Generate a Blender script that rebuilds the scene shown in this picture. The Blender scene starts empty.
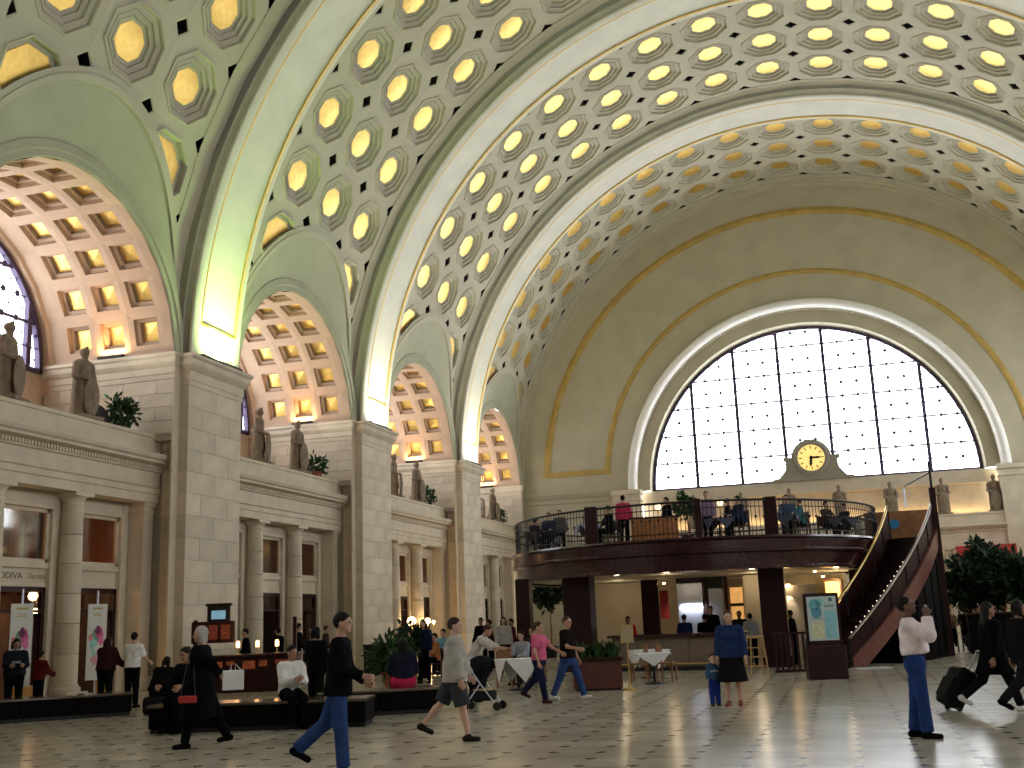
import bpy, bmesh, math, random
import numpy as np
from mathutils import Vector, Matrix

random.seed(7)
rng = np.random.default_rng(7)
sc = bpy.context.scene
COL = sc.collection
PI = math.pi

# ------------------------------------------------------------------ camera
CAM = np.array([0.84, 0.0, 1.65])
FPX, YAW, PIT, ROL = 1080.0, 0.2797, 0.2156, -0.0389


def cam_axes():
    cy, sy, cp, sp = math.cos(YAW), math.sin(YAW), math.cos(PIT), math.sin(PIT)
    fw = np.array([-sy * cp, cy * cp, sp])
    rt = np.array([cy, sy, 0.0])
    up = np.cross(rt, fw)
    c, s = math.cos(ROL), math.sin(ROL)
    return c * rt + s * up, -s * rt + c * up, fw


RT, UP, FW = cam_axes()


def ray(x, y):
    return FW + (x - 512) / FPX * RT - (y - 384) / FPX * UP


def on_z(x, y, z=0.0):
    d = ray(x, y)
    return CAM + d * ((z - CAM[2]) / d[2])


def on_y(x, y, yy):
    d = ray(x, y)
    return CAM + d * (yy / d[1])


def on_x(x, y, xx):
    d = ray(x, y)
    return CAM + d * ((xx - CAM[0]) / d[0])


cd = bpy.data.cameras.new('camera')
cd.sensor_width = 36.0
cd.lens = FPX / 1024 * 36.0
cd.clip_start = 0.05
cd.clip_end = 500
camo = bpy.data.objects.new('camera', cd)
COL.objects.link(camo)
camo.matrix_world = Matrix(((RT[0], UP[0], -FW[0], CAM[0]), (RT[1], UP[1], -FW[1], CAM[1]),
                            (RT[2], UP[2], -FW[2], CAM[2]), (0, 0, 0, 1)))
sc.camera = camo

# ------------------------------------------------------------------ sky and exposure
SKY = 5.5
w = bpy.data.worlds.new('overcast_sky')
sc.world = w
w.use_nodes = True
bg = w.node_tree.nodes['Background']
bg.inputs[0].default_value = (0.93, 0.96, 1.0, 1)
bg.inputs[1].default_value = SKY
sc.view_settings.view_transform = 'Standard'
sc.view_settings.look = 'None'
sc.view_settings.exposure = 0.62
sc.view_settings.gamma = 1.0
sc.view_settings.use_curve_mapping = False
sc.cycles.use_denoising = True
sc.cycles.max_bounces = 10
sc.cycles.diffuse_bounces = 6
sc.cycles.glossy_bounces = 4
sc.cycles.transparent_max_bounces = 12
sc.cycles.sample_clamp_indirect = 6.0
sc.cycles.caustics_reflective = False
sc.cycles.caustics_refractive = False

UP_RIB = 420.0      # watts of each uplight at a rib's foot
UP_ARCH = 30.0      # watts of each warm uplight in a side arch
UP_VAULT = 130.0    # watts of each floodlight on a ledge


def lamp(name, kind, loc, energy, color, direction=(0, 0, 1), size=0.5, size_y=None, spot=None, blend=0.5):
    l = bpy.data.lights.new(name, kind)
    l.energy = energy
    l.color = color
    if kind == 'AREA':
        l.shape = 'RECTANGLE' if size_y else 'DISK'
        l.size = size
        if size_y:
            l.size_y = size_y
    else:
        l.shadow_soft_size = size
        if spot:
            l.spot_size = spot
            l.spot_blend = blend
    o = bpy.data.objects.new(name, l)
    COL.objects.link(o)
    o.location = loc
    o.rotation_euler = Vector(direction).to_track_quat('-Z', 'Y').to_euler()
    return o


# ------------------------------------------------------------------ materials
def s2l(c):
    c = c / 255.0
    return c / 12.92 if c <= 0.04045 else ((c + 0.055) / 1.055) ** 2.4


def C3(r, g, b):
    return (s2l(r), s2l(g), s2l(b))


MATS = {}


def mat(name, rgb, rough=0.6, metal=0.0, var=0.12, scale=3.0, bump=0.0, bscale=30.0, spec=0.5, emit=None, estr=0.0,
        coat=0.0):
    if name in MATS:
        return MATS[name]
    m = bpy.data.materials.new(name)
    m.use_nodes = True
    nt = m.node_tree
    b = nt.nodes['Principled BSDF']
    b.inputs['Roughness'].default_value = rough
    b.inputs['Metallic'].default_value = metal
    b.inputs['Specular IOR Level'].default_value = spec
    if coat:
        b.inputs['Coat Weight'].default_value = coat
        b.inputs['Coat Roughness'].default_value = 0.1
    b.inputs['Base Color'].default_value = (*rgb, 1)
    if var:
        tc = nt.nodes.new('ShaderNodeTexCoord')
        n = nt.nodes.new('ShaderNodeTexNoise')
        n.inputs['Scale'].default_value = scale
        n.inputs['Detail'].default_value = 5
        r = nt.nodes.new('ShaderNodeValToRGB')
        r.color_ramp.elements[0].position = 0.3
        r.color_ramp.elements[1].position = 0.7
        r.color_ramp.elements[0].color = (*[c * (1 - var) for c in rgb], 1)
        r.color_ramp.elements[1].color = (*[min(1, c * (1 + var)) for c in rgb], 1)
        nt.links.new(tc.outputs['Object'], n.inputs['Vector'])
        nt.links.new(n.outputs['Fac'], r.inputs['Fac'])
        nt.links.new(r.outputs['Color'], b.inputs['Base Color'])
        if bump:
            n2 = nt.nodes.new('ShaderNodeTexNoise')
            n2.inputs['Scale'].default_value = bscale
            n2.inputs['Detail'].default_value = 4
            bp = nt.nodes.new('ShaderNodeBump')
            bp.inputs['Strength'].default_value = bump
            nt.links.new(tc.outputs['Object'], n2.inputs['Vector'])
            nt.links.new(n2.outputs['Fac'], bp.inputs['Height'])
            nt.links.new(bp.outputs['Normal'], b.inputs['Normal'])
    if emit:
        b.inputs['Emission Color'].default_value = (*emit, 1)
        b.inputs['Emission Strength'].default_value = estr
    MATS[name] = m
    return m


def stone_mat(name, rgb, var=0.1):
    """stone whose tone shifts from block to block (object random) with fine veining"""
    m = mat(name, rgb, 0.7, 0, var, 1.6, 0.12, 14.0, 0.3)
    nt = m.node_tree
    b = nt.nodes['Principled BSDF']
    src = b.inputs['Base Color'].links[0].from_socket
    oi = nt.nodes.new('ShaderNodeObjectInfo')
    mp = nt.nodes.new('ShaderNodeMapRange')
    mp.inputs['To Min'].default_value = 0.88
    mp.inputs['To Max'].default_value = 1.08
    mx = nt.nodes.new('ShaderNodeVectorMath')
    mx.operation = 'SCALE'
    nt.links.new(oi.outputs['Random'], mp.inputs['Value'])
    nt.links.new(src, mx.inputs[0])
    nt.links.new(mp.outputs['Result'], mx.inputs['Scale'])
    nt.links.new(mx.outputs['Vector'], b.inputs['Base Color'])
    return m


M_VAULT = mat('vault_plaster', (0.50, 0.468, 0.37), 0.6, 0, 0.07, 0.8, 0.05, 8, 0.35)  # kept darker than the ribs so the soffits look lit
M_OLIVE = mat('lunette_plaster', (0.42, 0.42, 0.315), 0.65, 0, 0.08, 0.9, 0.05, 8, 0.3)  # vault paint with the green cast of the uplights put into its colour
M_ENDW = mat('end_wall_plaster', (0.45, 0.41, 0.295), 0.7, 0, 0.08, 0.7, 0.05, 8, 0.3)
M_RIB = mat('rib_plaster', (0.72, 0.705, 0.62), 0.5, 0, 0.06, 0.9, 0.04, 10, 0.4)  # window light on the soffits put into this paler colour
M_PINK = mat('side_arch_plaster', (0.52, 0.375, 0.265), 0.7, 0, 0.08, 1.5, 0.05, 10, 0.3)
M_STONE = stone_mat('cream_stone', (0.64, 0.56, 0.435))
M_STONE2 = mat('cream_stone_moulded', (0.64, 0.56, 0.435), 0.7, 0, 0.1, 1.6, 0.08, 16, 0.3)
M_JOINT = mat('stone_joint', (0.38, 0.33, 0.26), 0.9, 0, 0.1, 5)
M_GOLD = mat('gilded_panel', (1.0, 0.66, 0.20), 0.42, 1.0, 0.10, 5.0, 0.15, 20)
M_GILT = mat('gilt_moulding', (0.86, 0.60, 0.16), 0.45, 0.75, 0.08, 6.0)
M_GOLDP = mat('gold_paint_band', (0.44, 0.30, 0.08), 0.6, 0.1, 0.15, 2.0)
M_DARK = mat('dark_void', (0.012, 0.011, 0.010), 0.9, 0, 0.0)
M_WOOD = mat('dark_mahogany', (0.024, 0.006, 0.006), 0.4, 0, 0.25, 4.0, 0.05, 25, 0.25)
M_WOODP = mat('polished_mahogany', (0.034, 0.008, 0.010), 0.22, 0, 0.25, 4.0, 0, 25, 0.5, coat=0.15)
M_WOODL = mat('warm_brown_wood', (0.26, 0.12, 0.05), 0.4, 0, 0.25, 6.0)
M_STATUE = mat('weathered_statue_stone', (0.25, 0.195, 0.14), 0.8, 0, 0.2, 6.0, 0.3, 25, 0.2)  # mottled brown, darker than the wall stone
M_MULL = mat('dark_window_bar', (0.06, 0.04, 0.09), 0.5, 0.3, 0.0)
M_BLACK = mat('black_metal', (0.015, 0.015, 0.016), 0.45, 0.4, 0.0)
M_BRASS = mat('brass', (0.75, 0.55, 0.22), 0.28, 1.0, 0.05, 8)
M_STEEL = mat('brushed_steel', (0.62, 0.66, 0.78), 0.35, 0.9, 0.08, 6)
M_CREAM = mat('cream_wall_paint', (0.60, 0.53, 0.40), 0.7, 0, 0.06, 2)
M_WHITE = mat('white_cloth', (0.72, 0.72, 0.72), 0.8, 0, 0.06, 4)
M_CLOCK = mat('glowing_clock_face', (0.9, 0.68, 0.25), 0.5, 0, 0.12, 4, emit=(1.0, 0.70, 0.22), estr=0.55)
M_BENCH = mat('black_bench_wood', (0.004, 0.003, 0.003), 0.6, 0, 0.3, 4, 0, 25, 0.06)
M_BTOP = mat('bench_polished_top', (0.10, 0.075, 0.055), 0.18, 0, 0.25, 3, 0, 25, 0.5, coat=0.4)
M_RED = mat('red_awning_cloth', (0.42, 0.03, 0.025), 0.7, 0, 0.15, 5)
M_LEAF = mat('dark_green_leaf', (0.016, 0.036, 0.016), 0.6, 0, 0.4, 6, spec=.15)
M_LEAF2 = mat('green_leaf', (0.028, 0.07, 0.022), 0.6, 0, 0.4, 6, spec=.2)
M_TERRA = mat('terracotta', (0.33, 0.10, 0.06), 0.7, 0, 0.15, 5)
M_WARMLAMP = mat('warm_lamp_glow', (1, 0.8, 0.5), 0.5, 0, 0, emit=(1.0, 0.62, 0.25), estr=14.0)
M_WHITELAMP = mat('white_lamp_glow', (1, 1, 0.9), 0.5, 0, 0, emit=(1.0, 0.95, 0.75), estr=22.0)
M_SHOP = mat('shop_interior_wall', (0.20, 0.055, 0.025), 0.8, 0, 0.3, 3)
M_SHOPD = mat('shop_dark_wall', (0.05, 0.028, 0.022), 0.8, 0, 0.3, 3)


def glass_mat(name, tint, gloss=0.08, rough=0.05):
    m = bpy.data.materials.new(name)
    m.use_nodes = True
    nt = m.node_tree
    nt.nodes.clear()
    o = nt.nodes.new('ShaderNodeOutputMaterial')
    t = nt.nodes.new('ShaderNodeBsdfTransparent')
    t.inputs[0].default_value = (*tint, 1)
    g = nt.nodes.new('ShaderNodeBsdfGlossy')
    g.inputs['Roughness'].default_value = rough
    mx = nt.nodes.new('ShaderNodeMixShader')
    mx.inputs[0].default_value = gloss
    nt.links.new(t.outputs[0], mx.inputs[1])
    nt.links.new(g.outputs[0], mx.inputs[2])
    nt.links.new(mx.outputs[0], o.inputs['Surface'])
    MATS[name] = m
    return m


M_GLASS = glass_mat('pale_window_glass', (0.95, 0.96, 0.98))
M_SGLASS = glass_mat('shop_glass', (0.85, 0.8, 0.75), 0.12)


# ------------------------------------------------------------------ mesh helpers
def new_mesh(name, verts, faces, m=None, smooth=False, fmat=None, mats=None):
    me = bpy.data.meshes.new(name)
    me.from_pydata([tuple(map(float, v)) for v in verts], [], [tuple(map(int, f)) for f in faces])
    for mm in (mats or ([m] if m else [])):
        me.materials.append(mm)
    if fmat is not None:
        me.polygons.foreach_set('material_index', list(fmat))
    if smooth:
        me.polygons.foreach_set('use_smooth', [True] * len(me.polygons))
    me.update()
    return me


def link(name, data, parent=None, loc=None, mw=None):
    o = bpy.data.objects.new(name, data)
    COL.objects.link(o)
    if parent is not None:
        o.parent = parent
    if mw is not None:
        o.matrix_local = mw
    elif loc is not None:
        o.location = loc
    return o


def tag(o, label=None, cat=None, group=None, kind=None):
    if label:
        o['label'] = label
    if cat:
        o['category'] = cat
    if group:
        o['group'] = group
    if kind:
        o['kind'] = kind
    return o


def thing(name, label, cat, loc=(0, 0, 0), rz=0.0, group=None):
    o = link(name, None, None, tuple(float(v) for v in loc))
    o.rotation_euler = (0, 0, rz)
    return tag(o, label, cat, group)


def struct(name, label, cat=None):
    return tag(link(name, None), label, cat or 'structure', None, 'structure')


class MB:
    """collects shapes into one mesh"""

    def __init__(self):
        self.v = []
        self.f = []
        self.m = []
        self.mi = 0

    def add(self, verts, faces):
        n = len(self.v)
        self.v += [tuple(p) for p in verts]
        self.f += [tuple(i + n for i in f) for f in faces]
        self.m += [self.mi] * len(faces)
        return self

    def box(self, x0, x1, y0, y1, z0, z1, bev=0.0):
        if bev <= 0:
            v = [(x, y, z) for x in (x0, x1) for y in (y0, y1) for z in (z0, z1)]
            return self.add(v, [(0, 1, 3, 2), (4, 6, 7, 5), (0, 4, 5, 1), (2, 3, 7, 6), (0, 2, 6, 4), (1, 5, 7, 3)])
        b = bev
        v, idx = [], {}
        for sx, sy, sz in [(i, j, k) for i in (0, 1) for j in (0, 1) for k in (0, 1)]:
            X, Y, Z = (x0, x1)[sx], (y0, y1)[sy], (z0, z1)[sz]
            dx, dy, dz = (b, -b)[sx], (b, -b)[sy], (b, -b)[sz]
            idx[(sx, sy, sz)] = len(v)
            v += [(X, Y + dy, Z + dz), (X + dx, Y, Z + dz), (X + dx, Y + dy, Z)]
        I = lambda a, k: idx[a] + k
        f = []
        for s in (0, 1):
            q = [(s, 0, 0), (s, 1, 0), (s, 1, 1), (s, 0, 1)]
            f.append([I(a, 0) for a in (q if s else q[::-1])])
            q = [(0, s, 0), (0, s, 1), (1, s, 1), (1, s, 0)]
            f.append([I(a, 1) for a in (q if s else q[::-1])])
            q = [(0, 0, s), (1, 0, s), (1, 1, s), (0, 1, s)]
            f.append([I(a, 2) for a in (q if s else q[::-1])])
        for a in (0, 1):
            for c in (0, 1):
                f.append([I((0, a, c), 1), I((0, a, c), 2), I((1, a, c), 2), I((1, a, c), 1)])
                f.append([I((a, 0, c), 0), I((a, 0, c), 2), I((a, 1, c), 2), I((a, 1, c), 0)])
                f.append([I((a, c, 0), 0), I((a, c, 0), 1), I((a, c, 1), 1), I((a, c, 1), 0)])
        for key in idx:
            f.append([idx[key], idx[key] + 1, idx[key] + 2])
        return self.add(v, f)

    def lathe(self, prof, n=16, c=(0, 0, 0), cap=True):
        """prof: list of (r, z)"""
        v = []
        for r, z in prof:
            for i in range(n):
                a = 2 * PI * i / n
                v.append((c[0] + r * math.cos(a), c[1] + r * math.sin(a), c[2] + z))
        f = []
        for k in range(len(prof) - 1):
            for i in range(n):
                j = (i + 1) % n
                f.append((k * n + i, k * n + j, (k + 1) * n + j, (k + 1) * n + i))
        if cap:
            f.append(tuple(range(n))[::-1])
            f.append(tuple((len(prof) - 1) * n + i for i in range(n)))
        return self.add(v, f)

    def tube(self, pts, r, n=8, closed=False, r_end=None):
        pts = [np.array(p, float) for p in pts]
        N = len(pts)
        v = []
        ref = None
        for i, p in enumerate(pts):
            if closed:
                t = pts[(i + 1) % N] - pts[i - 1]
            else:
                t = pts[min(i + 1, N - 1)] - pts[max(i - 1, 0)]
            t = t / (np.linalg.norm(t) + 1e-12)
            if ref is None:
                ref = np.array([0, 0, 1.0]) if abs(t[2]) < 0.9 else np.array([1.0, 0, 0])
            a = np.cross(t, ref)
            a /= np.linalg.norm(a) + 1e-12
            bb = np.cross(a, t)
            ref = bb
            rr = r if r_end is None else r + (r_end - r) * i / max(1, N - 1)
            for k in range(n):
                th = 2 * PI * k / n
                v.append(tuple(p + rr * (math.cos(th) * a + math.sin(th) * bb)))
        f = []
        for i in range(N if closed else N - 1):
            j = (i + 1) % N
            for k in range(n):
                l = (k + 1) % n
                f.append((i * n + k, i * n + l, j * n + l, j * n + k))
        if not closed:
            f.append(tuple(range(n))[::-1])
            f.append(tuple((N - 1) * n + k for k in range(n)))
        return self.add(v, f)

    def sweep(self, sections, closed_section=True, caps=False):
        """sections: list of equal-length point lists"""
        n = len(sections[0])
        v = [p for s in sections for p in s]
        f = []
        for i in range(len(sections) - 1):
            for k in range(n if closed_section else n - 1):
                l = (k + 1) % n
                f.append((i * n + k, i * n + l, (i + 1) * n + l, (i + 1) * n + k))
        if caps:
            f.append(tuple(range(n))[::-1])
            f.append(tuple((len(sections) - 1) * n + k for k in range(n)))
        return self.add(v, f)

    def prism(self, poly, axis, a0, a1):
        """poly in the two other axes (in xyz order), extruded on axis"""
        n = len(poly)

        def P(p, a):
            q = list(p)
            q.insert(axis, a)
            return tuple(q)
        v = [P(p, a0) for p in poly] + [P(p, a1) for p in poly]
        f = [tuple(range(n))[::-1], tuple(range(n, 2 * n))]
        f += [(i, (i + 1) % n, n + (i + 1) % n, n + i) for i in range(n)]
        return self.add(v, f)

    def ball(self, c, r, n=10, m=7, sq=(1, 1, 1)):
        v, f = [], []
        for j in range(m + 1):
            t = PI * j / m
            for i in range(n):
                a = 2 * PI * i / n
                v.append((c[0] + r * sq[0] * math.sin(t) * math.cos(a), c[1] + r * sq[1] * math.sin(t) * math.sin(a),
                          c[2] + r * sq[2] * math.cos(t)))
        for j in range(m):
            for i in range(n):
                k = (i + 1) % n
                f.append((j * n + i, (j + 1) * n + i, (j + 1) * n + k, j * n + k))
        return self.add(v, f)

    def mesh(self, name, m=None, smooth=False, mats=None):
        me = new_mesh(name, self.v, self.f, m, smooth, self.m if mats else None, mats)
        bm = bmesh.new()
        bm.from_mesh(me)
        bmesh.ops.recalc_face_normals(bm, faces=bm.faces)
        bm.to_mesh(me)
        bm.free()
        return me

    def build(self, name, m, parent=None, loc=None, smooth=False, mats=None):
        return link(name, self.mesh(name, m, smooth, mats), parent, loc)


def auto_smooth(me, ang=35):
    me.polygons.foreach_set('use_smooth', [True] * len(me.polygons))
    try:
        me.set_sharp_from_angle(angle=math.radians(ang))
    except Exception:
        pass
    return me


def text_mesh(name, body, size, m, italic=0.0):
    cu = bpy.data.curves.new(name, 'FONT')
    cu.body = body
    cu.size = size
    cu.shear = italic
    cu.extrude = 0.006
    o = bpy.data.objects.new(name, cu)
    COL.objects.link(o)
    dg = bpy.context.evaluated_depsgraph_get()
    me = bpy.data.meshes.new_from_object(o.evaluated_get(dg))
    COL.objects.unlink(o)
    bpy.data.objects.remove(o)
    me.name = name
    me.materials.clear()
    me.materials.append(m)
    return me
# ------------------------------------------------------------------ hall dimensions
R = 18.33          # rib soffit radius
RV = 18.95         # vault surface radius
ZS = 10.37         # springing height
SP = 13.3          # bay spacing
RIBW = 3.2
RIBY = {k: 29.45 + SP * (k - 1) for k in range(-2, 5)}
BAYC = {k: RIBY[k] + RIBW + 5.05 for k in range(-2, 4)}
YEND, YBACK = 69.8, -12.0
XA = -18.65        # plane of the side arches
CA = math.radians(8.1)
HS, HY = RV * CA / 2, 1.45
EA, EB = 5.05, 6.55    # lunette outline on the vault
T8 = math.tan(PI / 8)


def cyl(s, y, d=0.0):
    a = s / RV
    return ((RV + d) * math.sin(a), y, (RV + d) * math.cos(a))


def octo(k):
    o, p = 1.04 * k, 1.10 * k
    return [(o, -p * T8), (o, p * T8), (o * T8, p), (-o * T8, p), (-o, p * T8), (-o, -p * T8), (-o * T8, -p), (o * T8, -p)]


def coffer_geo(cut=False):
    c = 0.36
    outer = [(HS, -HY + c), (HS, HY - c), (HS - c, HY), (-HS + c, HY), (-HS, HY - c), (-HS, -HY + c), (-HS + c, -HY), (HS - c, -HY)]
    rings = [(outer, 0.0)] + [(octo(k), d) for k, d in
                              ((1.075, 0.0), (1.065, -0.045), (1.02, -0.05), (1.0, -0.01), (1.0, 0.07), (0.85, 0.075), (0.84, 0.05), (0.81, 0.05), (0.81, 0.14), (0.68, 0.145), (0.67, 0.12), (0.645, 0.12), (0.645, 0.205), (0.53, 0.21), (0.53, 0.25))]
    if cut:
        rings = rings[:4] + [(octo(0.99), 0.0), (octo(0.97), 0.16), (octo(0.84), 0.165)]
    v = [cyl(s, y, d) for ring, d in rings for s, y in ring]
    f = []
    for k in range(len(rings) - 1):
        for i in range(8):
            j = (i + 1) % 8
            f.append((k * 8 + i, (k + 1) * 8 + i, (k + 1) * 8 + j, k * 8 + j))
    return v, f


def panel_geo(cut=False):
    v, f = [], []
    q = 1.6 if cut else 1.0
    e = 0.055 if cut else 0.0
    n = 8
    for r, d in ((0.545, 0.235), (0.52, 0.205), (0.34, 0.186), (0.12, 0.172)):
        v += [cyl(s, y, d - e) for s, y in octo(r * q)]
    for k in range(3):
        for i in range(n):
            j = (i + 1) % n
            f.append((k * n + i, (k + 1) * n + i, (k + 1) * n + j, k * n + j))
    f.append(tuple(3 * n + i for i in range(n)))
    return v, f


def vent_geo():
    c = 0.36
    dia = [(c, 0), (0, c), (-c, 0), (0, -c)]
    v = [cyl(s, y, 0.0) for s, y in dia] + [cyl(s * 0.8, y * 0.8, 0.03) for s, y in dia] + [cyl(s * 0.8, y * 0.8, 0.45) for s, y in dia]
    f = [(i, (i + 1) % 4, 4 + (i + 1) % 4, 4 + i) for i in range(4)] + [(4 + i, 4 + (i + 1) % 4, 8 + (i + 1) % 4, 8 + i) for i in range(4)] + [(8, 9, 10, 11)]
    return v, f


def place(a, y):
    return Matrix.Translation((0, y, ZS)) @ Matrix.Rotation(a, 4, 'Y')


def tri_split(V, F, lv):
    tris = []
    for f in F:
        for i in range(1, len(f) - 1):
            tris.append((np.array(V[f[0]]), np.array(V[f[i]]), np.array(V[f[i + 1]])))
    for _ in range(lv):
        o = []
        for a, b, c in tris:
            e = max(np.linalg.norm(a - b), np.linalg.norm(b - c), np.linalg.norm(c - a))
            if e < 0.14:
                o.append((a, b, c))
                continue
            ab, bc, ca = (a + b) / 2, (b + c) / 2, (c + a) / 2
            o += [(a, ab, ca), (ab, b, bc), (ca, bc, c), (ab, bc, ca)]
        tris = o
    return tris


def ell(p, k=1.0):
    return (p[1] / (EA * k)) ** 2 + ((p[2] - ZS) / (EB * k)) ** 2 - 1


def clip_ell(V, F, lv=3):
    """keep what lies outside the lunette outline (coordinates relative to the bay centre)"""
    v, f = [], []
    for t in tri_split(V, F, lv):
        g = [ell(p) for p in t]
        if all(x <= 0 for x in g):
            continue
        poly = []
        for i in range(3):
            j = (i + 1) % 3
            if g[i] > 0:
                poly.append(t[i])
            if (g[i] > 0) != (g[j] > 0):
                q = g[i] / (g[i] - g[j])
                poly.append(t[i] + (t[j] - t[i]) * q)
        f.append(tuple(range(len(v), len(v) + len(poly))))
        v += [tuple(p) for p in poly]
    return v, f


def smesh(name, VF, m):
    return new_mesh(name, VF[0], VF[1], m)


ceiling = struct('ceiling', 'coffered barrel vault with gilded octagonal coffers over the hall', 'ceiling')
# outer shell that closes the roof above the coffers
mb = MB()
angs = np.radians(np.linspace(-69.4, 69.4, 41))
mb.sweep([[(20.0 * math.sin(a), YBACK - 1, ZS + 20.0 * math.cos(a)), (20.0 * math.sin(a), YEND + 2.5, ZS + 20.0 * math.cos(a))] for a in angs], False)
mb.build('roof_shell', M_VAULT, ceiling)

ME_COF, ME_PAN, ME_VENT = smesh('coffer', coffer_geo(), M_VAULT), smesh('gilded_panel', panel_geo(), M_GOLD), smesh('vent_recess', vent_geo(), M_DARK)
ME_VENT.materials.append(M_VAULT)
ME_VENT.polygons.foreach_set('material_index', [1] * 4 + [0] * 5)


def xf(VF, mtx):
    return [tuple(mtx @ Vector(p)) for p in VF[0]], VF[1]


CUT = []
for row in (-1, 0, 1):
    mtx = place(-9 * CA, row * 2.9)
    CUT.append((smesh('coffer', clip_ell(*xf(coffer_geo(True), mtx)), M_VAULT), clip_ell(*xf(panel_geo(True), mtx))))
CUT = [(c, smesh('gilded_panel', p, M_GOLD) if p[1] else None) for c, p in CUT]


def arc_strip(y0, y1, a0, a1, n, d=0.0):
    A = np.linspace(a0, a1, n)
    return [tuple(p) for a in A for p in (((RV + d) * math.sin(a), y0, ZS + (RV + d) * math.cos(a)), ((RV + d) * math.sin(a), y1, ZS + (RV + d) * math.cos(a)))], \
           [(2 * i, 2 * i + 1, 2 * i + 3, 2 * i + 2) for i in range(n - 1)]


mb = MB()
mb.add(*arc_strip(-5.06, -4.35, -8.5 * CA, 8.5 * CA, 18))
mb.add(*arc_strip(4.35, 5.06, -8.5 * CA, 8.5 * CA, 18))
mb.add(*arc_strip(-5.06, -4.35, -9.5 * CA, -8.5 * CA, 2))
mb.add(*arc_strip(4.35, 5.06, -9.5 * CA, -8.5 * CA, 2))
V_, F_ = [], []
for j in range(24):
    v, f = arc_strip(-5.06 + j * 10.12 / 24, -5.06 + (j + 1) * 10.12 / 24, -math.radians(89), -9.5 * CA, 14)
    F_ += [tuple(i + len(V_) for i in q) for q in f]
    V_ += v
mb.add(*clip_ell(V_, F_, 2))
ME_BORD = mb.mesh('vault_border', M_VAULT)

# outline moulding, lunette surface, collar behind it, and the face band of the side arch
PH = np.linspace(0, PI, 49)


def e_pt(ph, k, dr=0.0):
    y, z = EA * k * math.cos(ph), ZS + EB * k * math.sin(ph)
    r = RV - dr
    x = -math.sqrt(max(r * r - (z - ZS) ** 2, 0))
    return (min(x, -10.0), max(-5.05, min(5.05, y)), z)


mb = MB()
for (k0, k1, d0) in ((1.0, 1.03, 0.09), (1.03, 1.06, 0.05)):
    secs = []
    for ph in PH[1:-1]:
        secs.append([e_pt(ph, k0, -0.1), e_pt(ph, k0, d0), e_pt(ph, k1, d0), e_pt(ph, k1, -0.1)])
    mb.sweep(secs)
ME_ARCHIV = auto_smooth(mb.mesh('archivolt', M_VAULT), 50)
mb = MB()
secs = []
for ph in PH:
    o = e_pt(ph, 1.0)
    o = (max(o[0], XA + 0.01), o[1], o[2])
    i_ = (XA, max(-5.05, min(5.05, 5.25 * math.cos(ph))), 10.0 + 5.25 * math.sin(ph))
    secs.append([o] + [tuple(o[q] * (1 - t) + i_[q] * t for q in range(3)) for t in (0.33, 0.67)] + [i_])
mb.sweep(secs, False)
ME_LUN = mb.mesh('lunette', M_OLIVE, True)
mb = MB()
mb.sweep([[(e_pt(ph, 1.0)[0] + 0.02, e_pt(ph, 1.0)[1], e_pt(ph, 1.0)[2]), (e_pt(ph, 1.0)[0] - 1.3, e_pt(ph, 1.0)[1], e_pt(ph, 1.0)[2])] for ph in PH], False)
ME_COLLAR = mb.mesh('lunette_collar', M_VAULT)
mb = MB()
mb.sweep([[(XA, max(-5.05, min(5.05, r * math.cos(ph))), 10.0 + r * math.sin(ph)) if q == 0 else (XA + q, max(-5.05, min(5.05, r * math.cos(ph))), 10.0 + r * math.sin(ph))
           for r, q in ((5.27, 0.0), (5.22, 0.05), (5.0, 0.05), (4.96, 0.0), (4.78, 0.0), (4.74, -0.06))] for ph in PH], False)
ME_FASC = auto_smooth(mb.mesh('arch_fascia', M_OLIVE), 40)

for b in range(0, 4):
    yc = BAYC[b]
    for k in range(-8, 9):
        for row in (-1, 0, 1):
            o = link('coffer', ME_COF, ceiling, mw=place(k * CA, yc + row * 2.9))
            link('gilded_panel', ME_PAN, o)
    for ci, (cm, pm) in enumerate(CUT):
        o = link('coffer', cm, ceiling, (0, yc, 0))
        if pm:
            link('gilded_panel', pm, o)
    for k in range(-9, 9):
        for yy in (-4.35, -1.45, 1.45, 4.35):
            link('vent_recess', ME_VENT, ceiling, mw=place((k + 0.5) * CA, yc + yy))
    for yy in (-4.35, 4.35):
        link('vent_recess', ME_VENT, ceiling, mw=place(-9.5 * CA, yc + yy))
    link('vault_border', ME_BORD, ceiling, (0, yc, 0))
    link('archivolt', ME_ARCHIV, ceiling, (0, yc, 0))
    link('lunette', ME_LUN, ceiling, (0, yc, 0))
    link('lunette_collar', ME_COLLAR, ceiling, (0, yc, 0))
# the bay over the photographer's head: same coffers as one part
mb = MB()
for k in range(-8, 9):
    for row in (-1, 0, 1):
        mtx = place(k * CA, BAYC[-1] + row * 2.9)
        mb.mi = 0
        mb.add(*xf(coffer_geo(), mtx))
        mb.mi = 1
        mb.add(*xf(panel_geo(), mtx))
o = mb.build('coffer_field', None, ceiling, mats=[M_VAULT, M_GOLD])
tag(o, kind='stuff')
mb = MB()
for y0, y1 in ((-5.06, -4.35), (4.35, 5.06)):
    mb.add(*arc_strip(BAYC[-1] + y0, BAYC[-1] + y1, -8.5 * CA, 8.5 * CA, 18))
mb.build('vault_border', M_VAULT, ceiling)

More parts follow.
